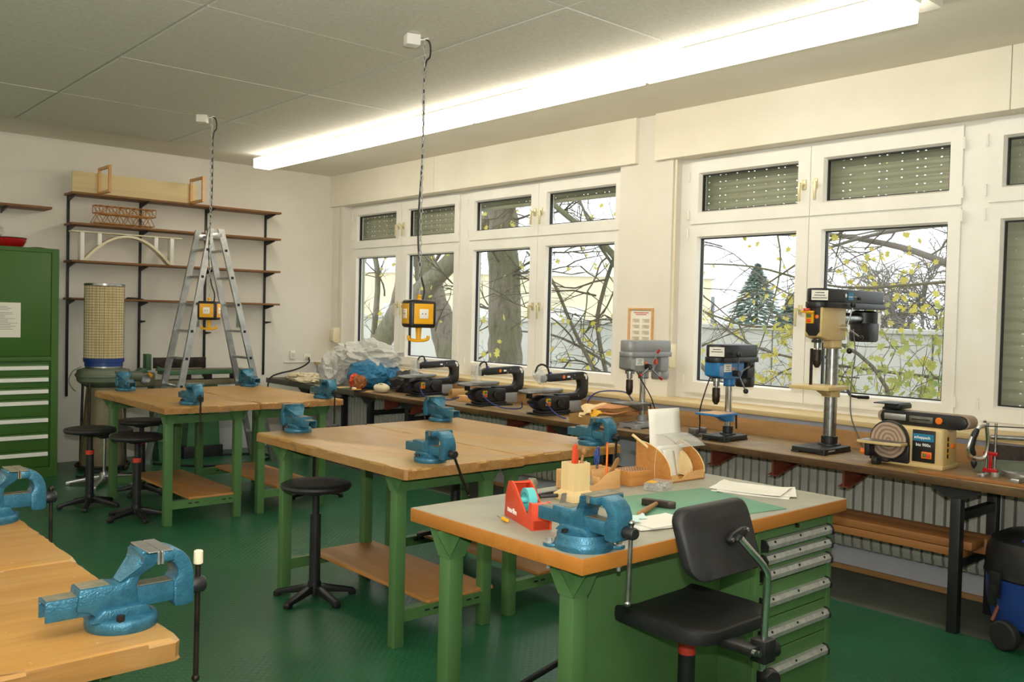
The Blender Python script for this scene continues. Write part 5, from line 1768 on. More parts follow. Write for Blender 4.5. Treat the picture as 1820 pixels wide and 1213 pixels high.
veneer('long reddish veneer strip under the large veneer sheet', 4.78, 4.26, ZB + .078, .36, .14, -1.25, .02, 'veneer', .012)
veneer('pale veneer piece with dark knot leaning over the cardboard box corner', 4.80, 4.47, ZB + .095, .20, .13, -.6, .35, 'pine_light', .015)
veneer('pale curled veneer scrap at the cardboard box front edge', 4.69, 4.44, ZB + .075, .16, .10, .4, -.3, 'ply_pale', .02)
veneer('yellow-stained veneer scrap sticking out of the cardboard box', 4.67, 4.36, ZB + .075, .12, .08, 1.0, -.4, 'yellow_plastic', .015)

# ================================================================== THINGS ON THE DESK
ZD = ZT + .0012
def put(o, x, y, z=ZD, rz=0.0):
    o.location = (x, y, z)
    o.rotation_euler = (0, 0, rz)
    return o
# tape dispenser: local +x toward the cutter end
td = thing('tape_dispenser', 'red tape dispenser with turquoise tape core on the desk', 'tape dispenser', (2.012, 2.172, ZD), math.radians(250))
m = MB()
o_ = [(-.115, 0), (.125, 0), (.125, .085), (.100, .088), (.088, .050), (.070, .046), (-.030, .118), (-.055, .128), (-.085, .122), (-.108, .075)]
for s_ in (-1, 1):
    m.prism(o_, 'y', s_ * .032 - .003, s_ * .032 + .003, bev=.0015)
m.box(-.114, .124, -.030, .030, .0, .030)
m.box(.098, .124, -.030, .030, .0, .084, bev=.002)
m.prism([(-.114, .03), (-.107, .076), (-.085, .120), (-.055, .126), (-.05, .120), (-.08, .112), (-.098, .07), (-.104, .03)], 'y', -.030, .030)
m.obj('body', 'red_plastic', td)
MB().lathe([(.026, -.014), (.040, -.014), (.040, .014), (.026, .014), (.026, -.014)], (.012, 0, .075), (0, 1, 0), 28).obj('tape_core', 'teal_plastic', td)
MB().cyl((.012, -.03, .075), (.012, .03, .075), .010, seg=12).obj('axle', 'teal_plastic', td)
text('tesa·film', .024, 'print_white', td, (-.085, -.0355, .022), (PI / 2, 0, 0), bold=True)
# small yellow screwdriver
sd2 = thing('screwdriver', 'tiny screwdriver with yellow handle beside the tape dispenser', 'screwdriver', (1.955, 2.225, ZD), math.radians(255))
MB().cyl((-.004, 0, .008), (.035, 0, .008), .0075, .006, seg=8, bev=.002).obj('handle', 'yellow_plastic', sd2)
MB().cyl((-.045, 0, .008), (-.004, 0, .008), .0015, seg=6).obj('shaft', 'steel', sd2)
# pen block
pb = thing('pen_block', 'plywood pen block on the desk behind the vise', 'pen holder', (2.405, 2.335, ZD), -.10)
MB().box(-.058, .058, -.058, .058, 0, .022, bev=.003).obj('foot', 'pine_light', pb)
b = MB()
q = [[b.bm.verts.new((sx * w, sy * w, z)) for sx, sy in ((-1, -1), (1, -1), (1, 1), (-1, 1))] for w, z in ((.058, .022), (.038, .038), (.038, .14), (.030, .14), (.030, .09))]
for A, B in zip(q, q[1:]):
    for i in range(4):
        b.bm.faces.new((A[i], A[(i + 1) % 4], B[(i + 1) % 4], B[i]))
b.bm.faces.new(q[0][::-1])
b.bm.faces.new(q[-1])
b.obj('block', 'pine_light', pb, smooth=False)
kn = thing('cutter_knife', 'orange-red craft knife standing in the pen block', 'knife', (2.398, 2.333, ZD + .092))
MB().prism([(-.012, 0), (.012, 0), (.014, .06), (.008, .105), (.0, .118), (-.010, .105), (-.014, .06)], 'y', -.006, .006, bev=.003).obj('handle', 'red_plastic', kn)
MB().box(-.006, .004, -.001, .001, -.02 + .02, .0 + .03).obj('blade', 'steel', kn, smooth=False)
bs = thing('wooden_stick', 'wooden stick with a ball end standing in the pen block', 'stick', (2.418, 2.328, ZD + .092))
MB().cyl((0, 0, 0), (.012, -.004, .075), .006, seg=10).obj('shaft', 'stick', bs)
MB().ball((.016, -.005, .088), (.013, .013, .017), 14, 10).obj('ball', 'stick', bs)
# open organiser
og = thing('desk_organiser', 'pine desk organiser box with scooped front holding tools', 'organiser', (2.615, 2.455, ZD), -.12)
m = MB()
fr_ = [(-.125, 0), (.105, 0), (.105, .075), (.075, .072), (.045, .066), (.02, .050), (-.005, .030), (-.035, .022), (-.07, .035), (-.10, .060), (-.125, .066)]
m.prism(fr_, 'y', -.058, -.050, bev=.0015)
m.prism([(-.125, 0), (.105, 0), (.105, .078), (-.125, .078)], 'y', .055, .063, bev=.0015)
for x in (-.125, .097, .0):
    m.box(x, x + .008, -.05, .055, 0, .076 if x else .05, bev=.001)
m.box(-.125, .105, -.05, .055, 0, .006)
m.box(.008, .097, .0, .006, .03, .074)
m.obj('box', 'pine', og)
cp = thing('metal_cone', 'pointed silver metal cone standing in the organiser', 'cone', (2.565, 2.435, ZD + .007))
MB().lathe([(0, 0), (.030, 0), (.032, .012), (.026, .045), (.012, .085), (.003, .108), (0, .11)], seg=18).obj('cone', 'chrome', cp)
for k, (dx, dy, mt, lb) in enumerate(((-.065, -.02, 'black_plastic', 'black tool handle lying in the organiser beside the cone'), (-.045, .02, 'dark_steel', 'dark steel bit lying in the organiser beside the cone'))):
    o = MB().lathe([(0, 0), (.012, 0), (.014, .02), (.010, .05), (.004, .06), (0, .06)], (0, 0, .012), (.3, .5, .7), 10).obj('hand_tool', mt)
    put(o, 2.615 + dx, 2.455 + dy, ZD + .007)
    tag(o, lb, 'tool')
# scissors, pencil, ruler stick
sc_ = thing('scissors', 'blue-handled scissors standing in the organiser', 'scissors', (2.675, 2.475, ZD + .007), .5)
MB().tube([(.014 * math.cos(2 * PI * i / 20), 0, .115 + .034 * math.sin(2 * PI * i / 20)) for i in range(20)], .0048, 8, closed=True).obj('handle', 'deep_blue', sc_)
MB().tube([(.012 + .010 * math.cos(2 * PI * i / 20), .012, .105 + .026 * math.sin(2 * PI * i / 20)) for i in range(20)], .0048, 8, closed=True).obj('handle', 'deep_blue', sc_)
MB().prism([(-.006, .085), (.010, .085), (.004, .0), (0, .0)], 'y', -.002, .006).obj('blade', 'steel', sc_, smooth=False)
pc = thing('pencil', 'orange pencil standing upright in the organiser', 'pencil', (2.69, 2.44, ZD + .007))
MB().cyl((0, 0, 0), (.006, .004, .165), .0042, seg=6).obj('shaft', 'orange_plastic', pc)
MB().cyl((.006, .004, .165), (.0062, .0041, .172), .0036, seg=8).obj('cap', 'red_plastic', pc)
ws = thing('ruler_stick', 'flat wooden ruler stick leaning out of the organiser', 'stick', (2.66, 2.415, ZD + .03))
m = MB().prism([(0, -.008), (.10, -.012), (.112, -.005), (.112, .006), (.10, .012), (0, .008)], 'y', -.003, .003, bev=.001)
m.bm.transform(Matrix.Rotation(-.85, 4, 'Y'))
m.obj('stick', 'stick', ws)
# drill bit block with a grid of holes
db = thing('bit_block', 'oak drill bit block with rows of holes on the desk', 'block', (2.835, 2.43, ZD), -.1)
MB().box(-.062, .062, -.055, .055, 0, .060, bev=.003).obj('block', 'oak', db)
hm = MB().cyl((0, 0, .0598), (0, 0, .0606), .0042, seg=10).mesh('hole', 'print_dark', False)
for i in range(8):
    for j in range(6):
        link('hole', hm, db, (-.05 + i * .0143, -.042 + j * .0168, 0))
# quarter-round file holder
fh_ = thing('file_holder', 'quarter-round oak magazine holder with papers on the desk', 'file holder', (3.085, 2.33, ZD), -.06)
def quarter(x):
    m = MB()
    m.prism([(.0, 0), (.0, .03)] + [(.19 - .19 * math.cos(a), .03 + .125 * math.sin(a)) for a in [PI / 2 * k / 12 for k in range(1, 13)]] + [(.20, .155), (.20, 0)], 'x', x, x + .006)
    return m.obj('side_panel', 'oak', fh_, smooth=False)
quarter(-.115)
quarter(.095)
def rim(x):
    return MB().tube([(x, .19 - .19 * math.cos(a), .03 + .125 * math.sin(a)) for a in [PI / 2 * k / 14 for k in range(0, 15)]], .0028, 6).obj('edge_band', 'pine_light', fh_)
rim(-.112)
rim(.098)
MB().prism([(-.109, 0), (.095, 0), (.095, .042), (.0, .036), (-.02, .026), (-.04, .012), (-.06, .012), (-.072, .03), (-.109, .030)], 'y', .0, .006).obj('front_lip', 'pine', fh_, smooth=False)
MB().box(-.109, .095, .0, .20, 0, .006).obj('bottom', 'oak', fh_, smooth=False)
MB().box(-.109, .095, .194, .20, 0, .10).obj('back', 'oak', fh_, smooth=False)
pr_ = MB()
pr_.prism([(.010, .012), (.014, .05)] + [(.14 - .13 * math.cos(a), .03 + .10 * math.sin(a)) for a in [PI / 2 * k / 10 for k in range(1, 11)]] + [(.146, .13), (.15, .012)], 'x', .04, .055)
o = pr_.obj('wood_panel', 'pine_light')
put(o, 3.085, 2.345, ZD + .0, -.06)
tag(o, 'curved pale wood panel standing inside the magazine holder', 'wood panel')
def bent_sheet(label, x, y, w, h, lean, curl, rz, mat='white_paper'):
    m = MB()
    m.sheet(lambda u, v: ((u - .5) * w, -lean * v * h + curl * v * v, h * v * (1 - .12 * v * abs(curl) * 4)), 4, 10)
    o = m.obj('paper_sheet', mat)
    put(o, x, y, ZD + .007, rz)
    mo = o.modifiers.new('thickness', 'SOLIDIFY')
    mo.thickness = .0012
    tag(o, label, 'paper', 'papers in the magazine holder')
bent_sheet('tall white card standing upright in the magazine holder', 3.115, 2.48, .19, .285, .0, .02, -.10)
bent_sheet('white paper bending forward in the magazine holder', 3.06, 2.42, .17, .14, -.15, -.03, -.05)
bent_sheet('white paper curling back out of the magazine holder', 3.05, 2.39, .085, .12, -.20, .0, .1)
m = MB()
m.sheet(lambda u, v: ((v - .5) * .15, -.09 + .22 * u, .145 + .04 * math.sin(PI * u * .9)), 12, 4)
o = m.obj('clear_folder', 'clear_plastic')
put(o, 3.12, 2.42, ZD, -.10)
mo = o.modifiers.new('thickness', 'SOLIDIFY')
mo.thickness = .001
tag(o, 'clear plastic folder arching over the magazine holder', 'folder')
o = MB().cyl((0, 0, 0), (-.05, .05, .055), .006, seg=10).obj('dowel', 'pine_light')
put(o, 2.985, 2.47, ZD + .13)
tag(o, 'short pale dowel sticking out of the magazine holder corner', 'dowel')
# clear box of screws
cbx = thing('screw_box', 'clear plastic box of small screws on the desk', 'box', (2.835, 2.29, ZD), .35)
MB().box(-.062, .062, -.04, .04, 0, .030, bev=.003).obj('box', 'clear_plastic', cbx)
MB().box(-.05, .0, .0, .035, .0302, .0312).obj('label_sticker', 'yellow_plastic', cbx, smooth=False)
rs = random.Random(5)
m = MB()
for k in range(60):
    x, y, z = rs.uniform(-.055, .055), rs.uniform(-.033, .033), rs.uniform(.003, .02)
    a = rs.uniform(0, PI)
    m.cyl((x, y, z), (x + .01 * math.cos(a), y + .01 * math.sin(a) * .6, z + .003), .002, seg=5)
o = m.obj('screws', 'steel', cbx)
o['kind'] = 'stuff'
# cutting mat
o = MB().box(-.30, .30, -.215, .215, 0, .003, bev=.001).obj('cutting_mat', 'cutting_mat')
put(o, 2.665, 2.03, ZD, -.165)
tag(o, 'large green cutting mat lying on the desk', 'cutting mat')
ZM = ZD + .0032
hm_ = thing('hammer', 'small hammer with wooden handle lying on the green cutting mat', 'hammer', (2.545, 2.06, ZM), math.radians(-160))
MB().prism([(-.012, -.055), (.012, -.055), (.012, .045), (.004, .07), (-.002, .07), (-.012, .045)], 'z', .002, .026, bev=.002).obj('head', 'dark_steel', hm_)
MB().lathe([(0, 0), (.008, 0), (.008, .05), (.0105, .13), (.0105, .22), (.008, .235), (0, .235)], (-.015, 0, .014), (1, .05, 0), 14).obj('handle', 'stick', hm_)
def paper(label, x, y, w, h, rz, z, mat='white_paper', th=.0015, group=None, curl=.006):
    m = MB()
    m.sheet(lambda u, v: ((u - .5) * w, (v - .5) * h, th + curl * (max(0, abs(u - .5) - .3) * 3) ** 2 * (1 if v > .5 else .4)), 10, 6, th)
    o = m.obj('paper_sheet', mat)
    put(o, x, y, z, rz)
    return tag(o, label, 'paper', group)
paper('white paper stack lying beside the chair backrest on the desk', 2.335, 1.90, .21, .15, -.25, ZM, th=.006, curl=.0)
paper('loose white sheet lying over the paper stack beside the chair', 2.35, 1.89, .20, .14, -.1, ZM + .0075, curl=.004)
paper('white paper stack lying on the desk behind the cutting mat', 3.125, 2.04, .30, .21, -1.15, ZD, th=.004, curl=.0)
paper('loose white sheet askew on the stack behind the cutting mat', 3.13, 2.03, .30, .20, -1.0, ZD + .0052, th=.0012, curl=.012)
paper('loose top white sheet with a raised corner behind the cutting mat', 3.12, 2.05, .28, .20, -1.25, ZD + .0085, th=.0012, curl=.018)
for k, (x, y, w, h, rz) in enumerate(((2.27, 1.985, .10, .05, .3), (2.30, 1.965, .09, .05, -.5), (2.255, 1.935, .08, .06, .9))):
    paper(('pale turquoise paper strip leaning on the hammer end', 'folded pale turquoise paper strip beside the paper stack', 'torn pale turquoise paper piece by the vise')[k], x, y, w, h, rz, ZM + .009 + .003 * k, 'pale_turquoise' if 'pale_turquoise' in MATS else plain('pale_turquoise', '#cfe9e6', .8).name, group='turquoise paper scraps', curl=.02)
# red knife, pliers, hex keys, rods
o = MB().prism([(-.06, 0), (-.045, .012), (.0, .008), (.05, .012), (.06, .0), (.03, -.012), (-.03, -.012)], 'z', 0, .012, bev=.003).obj('folding_knife', 'red_paint')
put(o, 2.51, 2.30, ZD, -.2)
tag(o, 'small red folding knife lying before the organiser', 'knife')
pk = thing('pliers', 'dark steel pliers with black handles beside the tape dispenser', 'pliers', (2.30, 2.42, ZD), -.35)
m = MB()
m.prism([(-.07, -.012), (-.02, -.02), (0, -.018), (.0, .018), (-.02, .02), (-.07, .012)], 'z', .0, .022, bev=.004)
m.obj('jaws', 'dark_steel', pk)
for s_ in (-1, 1):
    MB().tube(spline([(-.01, s_ * .008, .011), (.04, s_ * .022, .014), (.09, s_ * .028, .016), (.13, s_ * .022, .016)], 4), .007, 8).obj('handle', 'black_plastic', pk)
lt = thing('soldering_tool', 'dark metal tool with dusty head beside the tape dispenser', 'tool', (2.245, 2.40, ZD), .2)
MB().lathe([(0, 0), (.02, 0), (.024, .02), (.018, .05), (.022, .07), (.015, .085), (0, .085)], seg=12).obj('head', 'vise_dirty', lt)
MB().tube(spline([(0, 0, .03), (.05, .04, .05), (.10, .09, .04)], 5), .009, 8).obj('handle', 'black_plastic', lt)
hk_ = thing('hex_key', 'bent dark hex key lying before the pen block', 'hex key', (2.335, 2.245, ZD), -.15)
MB().tube([(-.07, 0, .004), (.01, 0, .004), (.016, 0, .006), (.018, 0, .012), (.018, 0, .035)], .0035, 6).obj('key', 'dark_steel', hk_)
for k in range(5):
    o = MB().cyl((0, 0, .003), (.035, .015, .035), .0018, seg=6).obj('drill_bit', 'steel')
    put(o, 2.285 + k * .005, 2.295 - k * .002, ZD + .001, .15 + k * .03)
    tag(o, 'thin steel drill bit leaning in a bundle against the pen block', 'drill bit', 'bundle of drill bits')
for k in range(3):
    o = MB().cyl((-.09, 0, .005), (.10, 0, .005), .0045, seg=8).obj('wooden_rod', 'pine')
    put(o, 2.26 + .01 * k, 2.17 + .014 * k, ZD, .10 + .05 * k)
    tag(o, 'thin pine rod lying before the pen block', 'rod', 'pine rods on the desk')
# ================================================================== OUTDOORS
GZ = -0.45
m, t, p = nt('bark')
co = coords(t, (6, 6, 1.0))
n = node(t, 'ShaderNodeTexNoise', Scale=3.0, Detail=8.0, Roughness=0.7)
t.links.new(co, n.inputs['Vector'])
n2 = node(t, 'ShaderNodeTexNoise', Scale=1.3, Detail=3.0)
t.links.new(coords(t), n2.inputs['Vector'])
a = ramp(t, n.outputs[0], [(0.3, '#5c5446'), (0.55, '#8a8172'), (0.75, '#6d6555')])
b = ramp(t, n.outputs[0], [(0.3, '#5f5d44'), (0.7, '#858364')])
k = ramp(t, n2.outputs[0], [(0.42, 0.0), (0.62, 1.0)])
mx = node(t, 'ShaderNodeMix', data_type='RGBA')
t.links.new(k, mx.inputs[0])
t.links.new(a, mx.inputs[6])
t.links.new(b, mx.inputs[7])
t.links.new(mx.outputs[2], p.inputs['Base Color'])
p.inputs['Roughness'].default_value = 0.9
bump(t, p, n.outputs[0], 0.9, 0.03)
plain('twig', '#6b6452', 0.9, c2='#565040', scale=2)
plain('twig_grey', '#8d8780', 0.9, c2='#79736c', scale=2)
def leafmat(name, cs):
    m, t, p = nt(name)
    oi = node(t, 'ShaderNodeTexNoise', Scale=5.0, Detail=2.0)
    t.links.new(coords(t), oi.inputs['Vector'])
    o = ramp(t, oi.outputs[0], [(0.3, cs[0]), (0.5, cs[1]), (0.7, cs[2])])
    t.links.new(o, p.inputs['Base Color'])
    p.inputs['Roughness'].default_value = 0.6
    tl = node(t, 'ShaderNodeBsdfTranslucent')
    t.links.new(o, tl.inputs[0])
    mx = node(t, 'ShaderNodeMixShader')
    mx.inputs[0].default_value = 0.45
    t.links.new(p.outputs[0], mx.inputs[1])
    t.links.new(tl.outputs[0], mx.inputs[2])
    t.links.new(mx.outputs[0], t.nodes['Material Output'].inputs[0])
leafmat('leaf_yellow', ('#e2d76e', '#d6c95f', '#cfc27a'))
leafmat('leaf_mixed', ('#cfc86e', '#b3b668', '#9aa862'))
leafmat('leaf_green', ('#93a56a', '#80975c', '#a3ad70'))
leafmat('hazed_needle', ('#a9bbb0', '#9aada2', '#b3c1b7'))  # spruce grey-green paled so the colour itself carries the distance haze
plain('render_cream', '#f1e6c8', 0.8, c2='#ece0bf', scale=.5)
plain('render_white', '#e9e9e4', 0.8, c2='#dededa', scale=.5)
plain('concrete', '#c9c8bf', 0.85, c2='#bab9b0', scale=.8)
plain('roof_grey', '#8f9aa8', 0.6, c2='#828d9b', scale=.5)
plain('lawn', '#7d8a58', 0.95, c2='#6c7a4a', scale=2)
plain('bounce_ground', '#c4c2b6', 0.95, c2='#b4b2a5', scale=1)

g = MB().box(XGL + .17, 90, -40, 90, GZ - .3, GZ).obj('ground', 'bounce_ground', smooth=False)  # out of view; pale tone chosen to bounce daylight up to the ceiling
struct(g, 'unseen ground outside the windows, made pale to bounce daylight indoors')
# concrete garden wall with panel joints
gw = thing('garden_wall', 'pale concrete garden wall outside behind the shrubs', 'wall', (12.0, 7.0, GZ))
for k in range(9):
    y0 = -9 + k * 2.4
    MB().box(0, .18, y0 + .012, y0 + 2.388, 0, 1.86, bev=.01, seg=1).obj('panel', 'concrete', gw, smooth=False)
MB().box(-.05, .23, -9, 12.6, 1.86, 1.93, bev=.01, seg=1).obj('coping', 'concrete', gw, smooth=False)
g2 = thing('garden_wall', 'low pale concrete wall outside beside the big tree', 'wall', (14.0, 17.0, GZ))
for k in range(4):
    y0 = -1.2 + k * 2.2
    MB().box(0, .18, y0 + .012, y0 + 2.188, 0, 1.30, bev=.01, seg=1).obj('panel', 'concrete', g2, smooth=False)
# cream building
bd = thing('building', 'long cream flat-roofed building outside beyond the trees', 'building', (16.5, 27.0, GZ), math.radians(-47.5))
MB().box(-6, 12.2, 0, 8, 0, 3.35).obj('wall', 'render_cream', bd, smooth=False)
MB().box(-6.2, 12.35, -.12, 8.1, 3.35, 3.50).obj('roof', 'render_white', bd, smooth=False)
for k in range(6):
    w_ = MB().ring((-4.5 + k * 2.8, -3.2 + k * 2.8, .9, 2.3), (-4.43 + k * 2.8, -3.27 + k * 2.8, .97, 2.23), -.03, .02, 'y').obj('window', 'render_white', bd, smooth=False)
    MB().box(-4.43 + k * 2.8, -3.27 + k * 2.8, -.01, .005, .97, 2.23).obj('pane', 'render_white', w_, smooth=False)
b2 = thing('building', 'white low house with a blue-grey roof outside behind the branches', 'building', (37.0, 35.2, GZ), math.radians(-47))
MB().box(-.5, 7, 0, 6, 0, 1.9).obj('wall', 'render_white', b2, smooth=False)
MB().prism([(-.7, 1.9), (6.9, 1.9), (6.9, 3.3), (.6, 3.3)], 'y', -.3, 6).obj('roof', 'roof_grey', b2, smooth=False)

# ------------------------------------------------------------------ trees
def limb(m, pts, r0, r1, seg=10, n=5, wob=0.0, rnd=None):
    P = spline(pts, n)
    if rnd:
        P = [q + Vector((rnd.uniform(-wob, wob), rnd.uniform(-wob, wob), rnd.uniform(-wob, wob))) for q in P]
    N = len(P)
    m.tube(P, [r0 + (r1 - r0) * (i / (N - 1)) for i in range(N)], seg)
    return P
def leaf(fm, c, s, rnd, hang=True):
    """five-lobed leaf as one small polygon"""
    q = Matrix.Rotation(rnd.uniform(0, 2 * PI), 3, 'Z') @ Matrix.Rotation(rnd.uniform(-.9, .9) + (PI / 2 if hang else 0), 3, 'X') @ Matrix.Rotation(rnd.uniform(0, 2 * PI), 3, 'Z')
    P = [(0, -.5), (.22, -.22), (.5, -.2), (.32, .08), (.42, .38), (.14, .26), (0, .55), (-.14, .26), (-.42, .38), (-.32, .08), (-.5, -.2), (-.22, -.22)]
    vs = [fm.bm.verts.new(c + q @ Vector((x * s, y * s, .08 * s * (abs(x) * 2)))) for x, y in P]
    fm.bm.faces.new(vs)
def twigs(m, fm, base, d, L, r, depth, rnd, leaf_p, ls, droop=.15):
    """a crooked twig with side twigs and leaves"""
    n = max(3, int(L / .12))
    P = [base]
    dd = d.normalized()
    for i in range(n):
        dd = (dd + Vector((rnd.gauss(0, .16), rnd.gauss(0, .16), rnd.gauss(0, .14) - droop * .12))).normalized()
        P.append(P[-1] + dd * (L / n))
    m.tube(P, [r * (1 - .75 * i / n) for i in range(n + 1)], 5 if r > .006 else 4, cap=False)
    for i in range(1, n + 1):
        if depth > 0 and rnd.random() < .62:
            sd_ = (dd + Vector((rnd.gauss(0, .75), rnd.gauss(0, .75), rnd.gauss(0, .6)))).normalized()
            twigs(m, fm, P[i], sd_, L * rnd.uniform(.3, .6), r * .55, depth - 1, rnd, leaf_p, ls, droop)
        if depth <= 1 and rnd.random() < leaf_p:
            leaf(fm, P[i] + Vector((rnd.gauss(0, .04), rnd.gauss(0, .04), -.03)), ls * rnd.uniform(.7, 1.25), rnd)
def tree(name, label, loc, limbs, spawns, seedv, leafm='leaf_yellow', twm='twig', bark='bark'):
    rnd = random.Random(seedv)
    r = thing(name, label, 'tree' if 'tree' in name else 'shrub', loc)
    L0 = Vector(loc)
    tm = MB()
    mains = []
    for pts, r0, r1 in limbs:
        mains.append(limb(tm, [Vector(q) - L0 for q in pts], r0, r1, 14, 5, r1 * .12, rnd))
    tm.obj('trunk', bark, r, ang=60)
    bm_, fm = MB(), MB()
    for (b, d, L, rr, dep, lp, ls) in spawns:
        twigs(bm_, fm, Vector(b) - L0, Vector(d), L, rr, dep, rnd, lp, ls)
    if len(bm_.bm.verts):
        o = bm_.obj('branches', twm, r, ang=60)
        o['kind'] = 'stuff'
    if len(fm.bm.verts):
        o = fm.obj('foliage', leafm, r, smooth=False)
        o['kind'] = 'stuff'
    return r
rs = random.Random(77)
def rd(ax, sp=.5):
    return (ax[0] + rs.gauss(0, sp), ax[1] + rs.gauss(0, sp), ax[2] + rs.gauss(0, sp))
# big straight trunk
sp = []
for k in range(11):
    z = rs.uniform(.6, 3.2)
    sp.append(((8.0, 9.2, z), rd((-.1, rs.choice((-1, 1)) * 1.0, .1), .35), rs.uniform(.8, 1.5), .020, 3, .05, .075))
tree('maple_tree', 'big grey tree trunk standing right behind the window', (8.0, 9.18, GZ),
     [([(8.0, 9.12, GZ), (8.0, 9.15, .8), (8.0, 9.19, 1.55), (8.0, 9.23, 2.4), (8.0, 9.28, 3.15), (8.05, 9.3, 4.6), (8.0, 9.3, 6.5)], .245, .17),
      ([(8.0, 9.25, 2.75), (7.95, 9.0, 3.1), (7.9, 8.6, 3.7)], .08, .04), ([(8.0, 9.28, 2.9), (8.0, 9.6, 3.3), (8.1, 10.1, 4.2)], .09, .05)], sp, 4)
# leaning mossy tree
sp = []
for k in range(16):
    y = rs.uniform(10.4, 13.0)
    sp.append(((8.3, y, rs.uniform(.5, 2.6)), rd((0, rs.uniform(-.6, .6), .7), .4), rs.uniform(.7, 1.4), .016, 3, .05, .075))
tree('maple_tree', 'leaning mossy tree with crossing limbs beside the big trunk', (8.4, 12.6, GZ),
     [([(8.2, 13.0, GZ), (8.2, 12.87, .45), (8.2, 12.62, .88), (8.2, 12.03, 1.5), (8.2, 11.22, 1.98), (8.2, 10.5, 2.4), (8.2, 9.9, 2.75), (8.2, 9.2, 3.6)], .20, .11),
      ([(8.62, 10.7, GZ), (8.6, 10.94, .4), (8.6, 11.2, 1.08), (8.6, 11.53, 1.69), (8.6, 11.93, 2.42), (8.6, 12.2, 3.0), (8.6, 12.6, 4.2)], .23, .17),
      ([(8.2, 12.4, 1.12), (8.2, 12.15, 1.6), (8.2, 11.95, 2.2), (8.2, 11.75, 3.2)], .075, .05),
      ([(8.2, 12.75, .75), (8.1, 12.45, 2.1), (8.1, 12.75, 2.7), (8.1, 13.2, 3.2)], .05, .035)], sp, 9)
# branchy tree seen through the pane beside the pier
sp = []
for k in range(16):
    sp.append(((7.3, rs.uniform(5.6, 7.3), rs.uniform(.2, 2.9)), rd((0, rs.uniform(-.3, .9), .35), .45), rs.uniform(.9, 1.7), .012, 3, .07, .07))
tree('maple_tree', 'bare branchy maple with few yellow leaves outside the pane by the pier', (7.4, 6.1, GZ),
     [([(7.4, 6.0, GZ), (7.4, 6.3, .6), (7.4, 6.45, 1.3), (7.4, 6.55, 2.0), (7.4, 6.85, 2.35), (7.4, 7.3, 2.62), (7.4, 7.9, 3.0)], .05, .03),
      ([(7.3, 5.9, GZ), (7.3, 6.7, .75), (7.3, 7.15, 1.35), (7.3, 7.55, 1.95), (7.3, 8.0, 2.3)], .030, .012),
      ([(7.5, 6.2, GZ), (7.5, 6.95, 1.2), (7.5, 6.9, 1.9), (7.5, 6.6, 2.5), (7.5, 6.3, 3.2)], .028, .018),
      ([(7.35, 5.4, .2), (7.35, 6.3, .85), (7.35, 7.4, 1.28), (7.35, 8.2, 1.35)], .022, .010),
      ([(7.45, 5.3, .9), (7.45, 6.1, 1.55), (7.45, 6.9, 2.28), (7.45, 7.3, 2.9)], .024, .014)], sp, 21)
# sparse yellow branches before the conifer
sp = []
for k in range(24):
    sp.append(((7.3, rs.uniform(3.7, 5.6), rs.uniform(.7, 2.9)), rd((0, rs.choice((-.8, .8)), -.05), .35), rs.uniform(.6, 1.3), .007, 3, .30, .062))
tree('maple_tree', 'thin drooping maple branches with sparse yellow leaves before the conifer', (7.4, 3.4, GZ),
     [([(7.5, 3.3, GZ), (7.45, 3.6, 1.0), (7.4, 4.3, 1.45), (7.35, 5.0, 1.50), (7.3, 5.8, 1.75)], .020, .007),
      ([(7.5, 3.1, 1.1), (7.4, 4.2, 1.18), (7.35, 4.9, 1.32), (7.3, 5.6, 1.75)], .014, .006),
      ([(7.5, 3.0, 1.9), (7.4, 4.0, 1.85), (7.35, 4.9, 2.05), (7.3, 5.8, 2.1)], .014, .006),
      ([(7.5, 3.2, 2.9), (7.4, 4.0, 2.35), (7.35, 4.7, 1.9), (7.3, 5.3, 1.6)], .013, .005),
      ([(7.4, 4.9, 2.9), (7.35, 4.6, 2.2), (7.3, 4.65, 1.6), (7.3, 4.9, .9)], .010, .004)], sp, 33)
# right pane: grey crossing branches above, yellow-green shrub below
sp = []
for k in range(22):
    sp.append(((8.2, rs.uniform(2.8, 4.9), rs.uniform(1.6, 3.0)), rd((0, rs.uniform(-.2, 1.0), .2), .4), rs.uniform(.7, 1.5), .010, 3, .09, .06))
tree('maple_tree', 'grey tree with long level branches outside the pane behind the big drill press', (8.2, 2.6, GZ),
     [([(8.2, 2.5, GZ), (8.2, 2.6, 1.0), (8.2, 2.9, 1.75), (8.2, 3.6, 2.15), (8.2, 4.3, 2.35), (8.2, 5.0, 2.45)], .05, .018),
      ([(8.1, 2.4, 2.3), (8.1, 3.2, 2.42), (8.1, 4.0, 2.38), (8.1, 4.8, 2.2)], .030, .012),
      ([(8.15, 2.5, 1.3), (8.15, 3.1, 2.0), (8.15, 3.5, 2.5), (8.15, 4.2, 2.9)], .026, .014),
      ([(8.2, 2.4, 2.55), (8.2, 3.3, 2.62), (8.2, 4.1, 2.6), (8.2, 4.9, 2.75)], .018, .008)], sp, 41, 'leaf_yellow', 'twig_grey', 'twig_grey')
sp = []
for k in range(34):
    y = rs.uniform(2.9, 4.5)
    sp.append(((7.25 + rs.uniform(-.2, .3), y, rs.uniform(.2, .9)), rd((0, rs.gauss(0, .3), 1.0), .35), rs.uniform(.5, .85), .006, 3, .42, .062))
tree('leafy_shrub', 'yellow-green leafy shrub outside behind the big drill press', (7.3, 3.6, GZ),
     [([(7.3, 3.5 + dy * .3, GZ), (7.3, 3.55 + dy * .8, .3), (7.3, 3.6 + dy * 1.3, .9)], .016, .006) for dy in (-.5, -.2, .1, .4, .7)], sp, 52, 'leaf_mixed')
sp = []
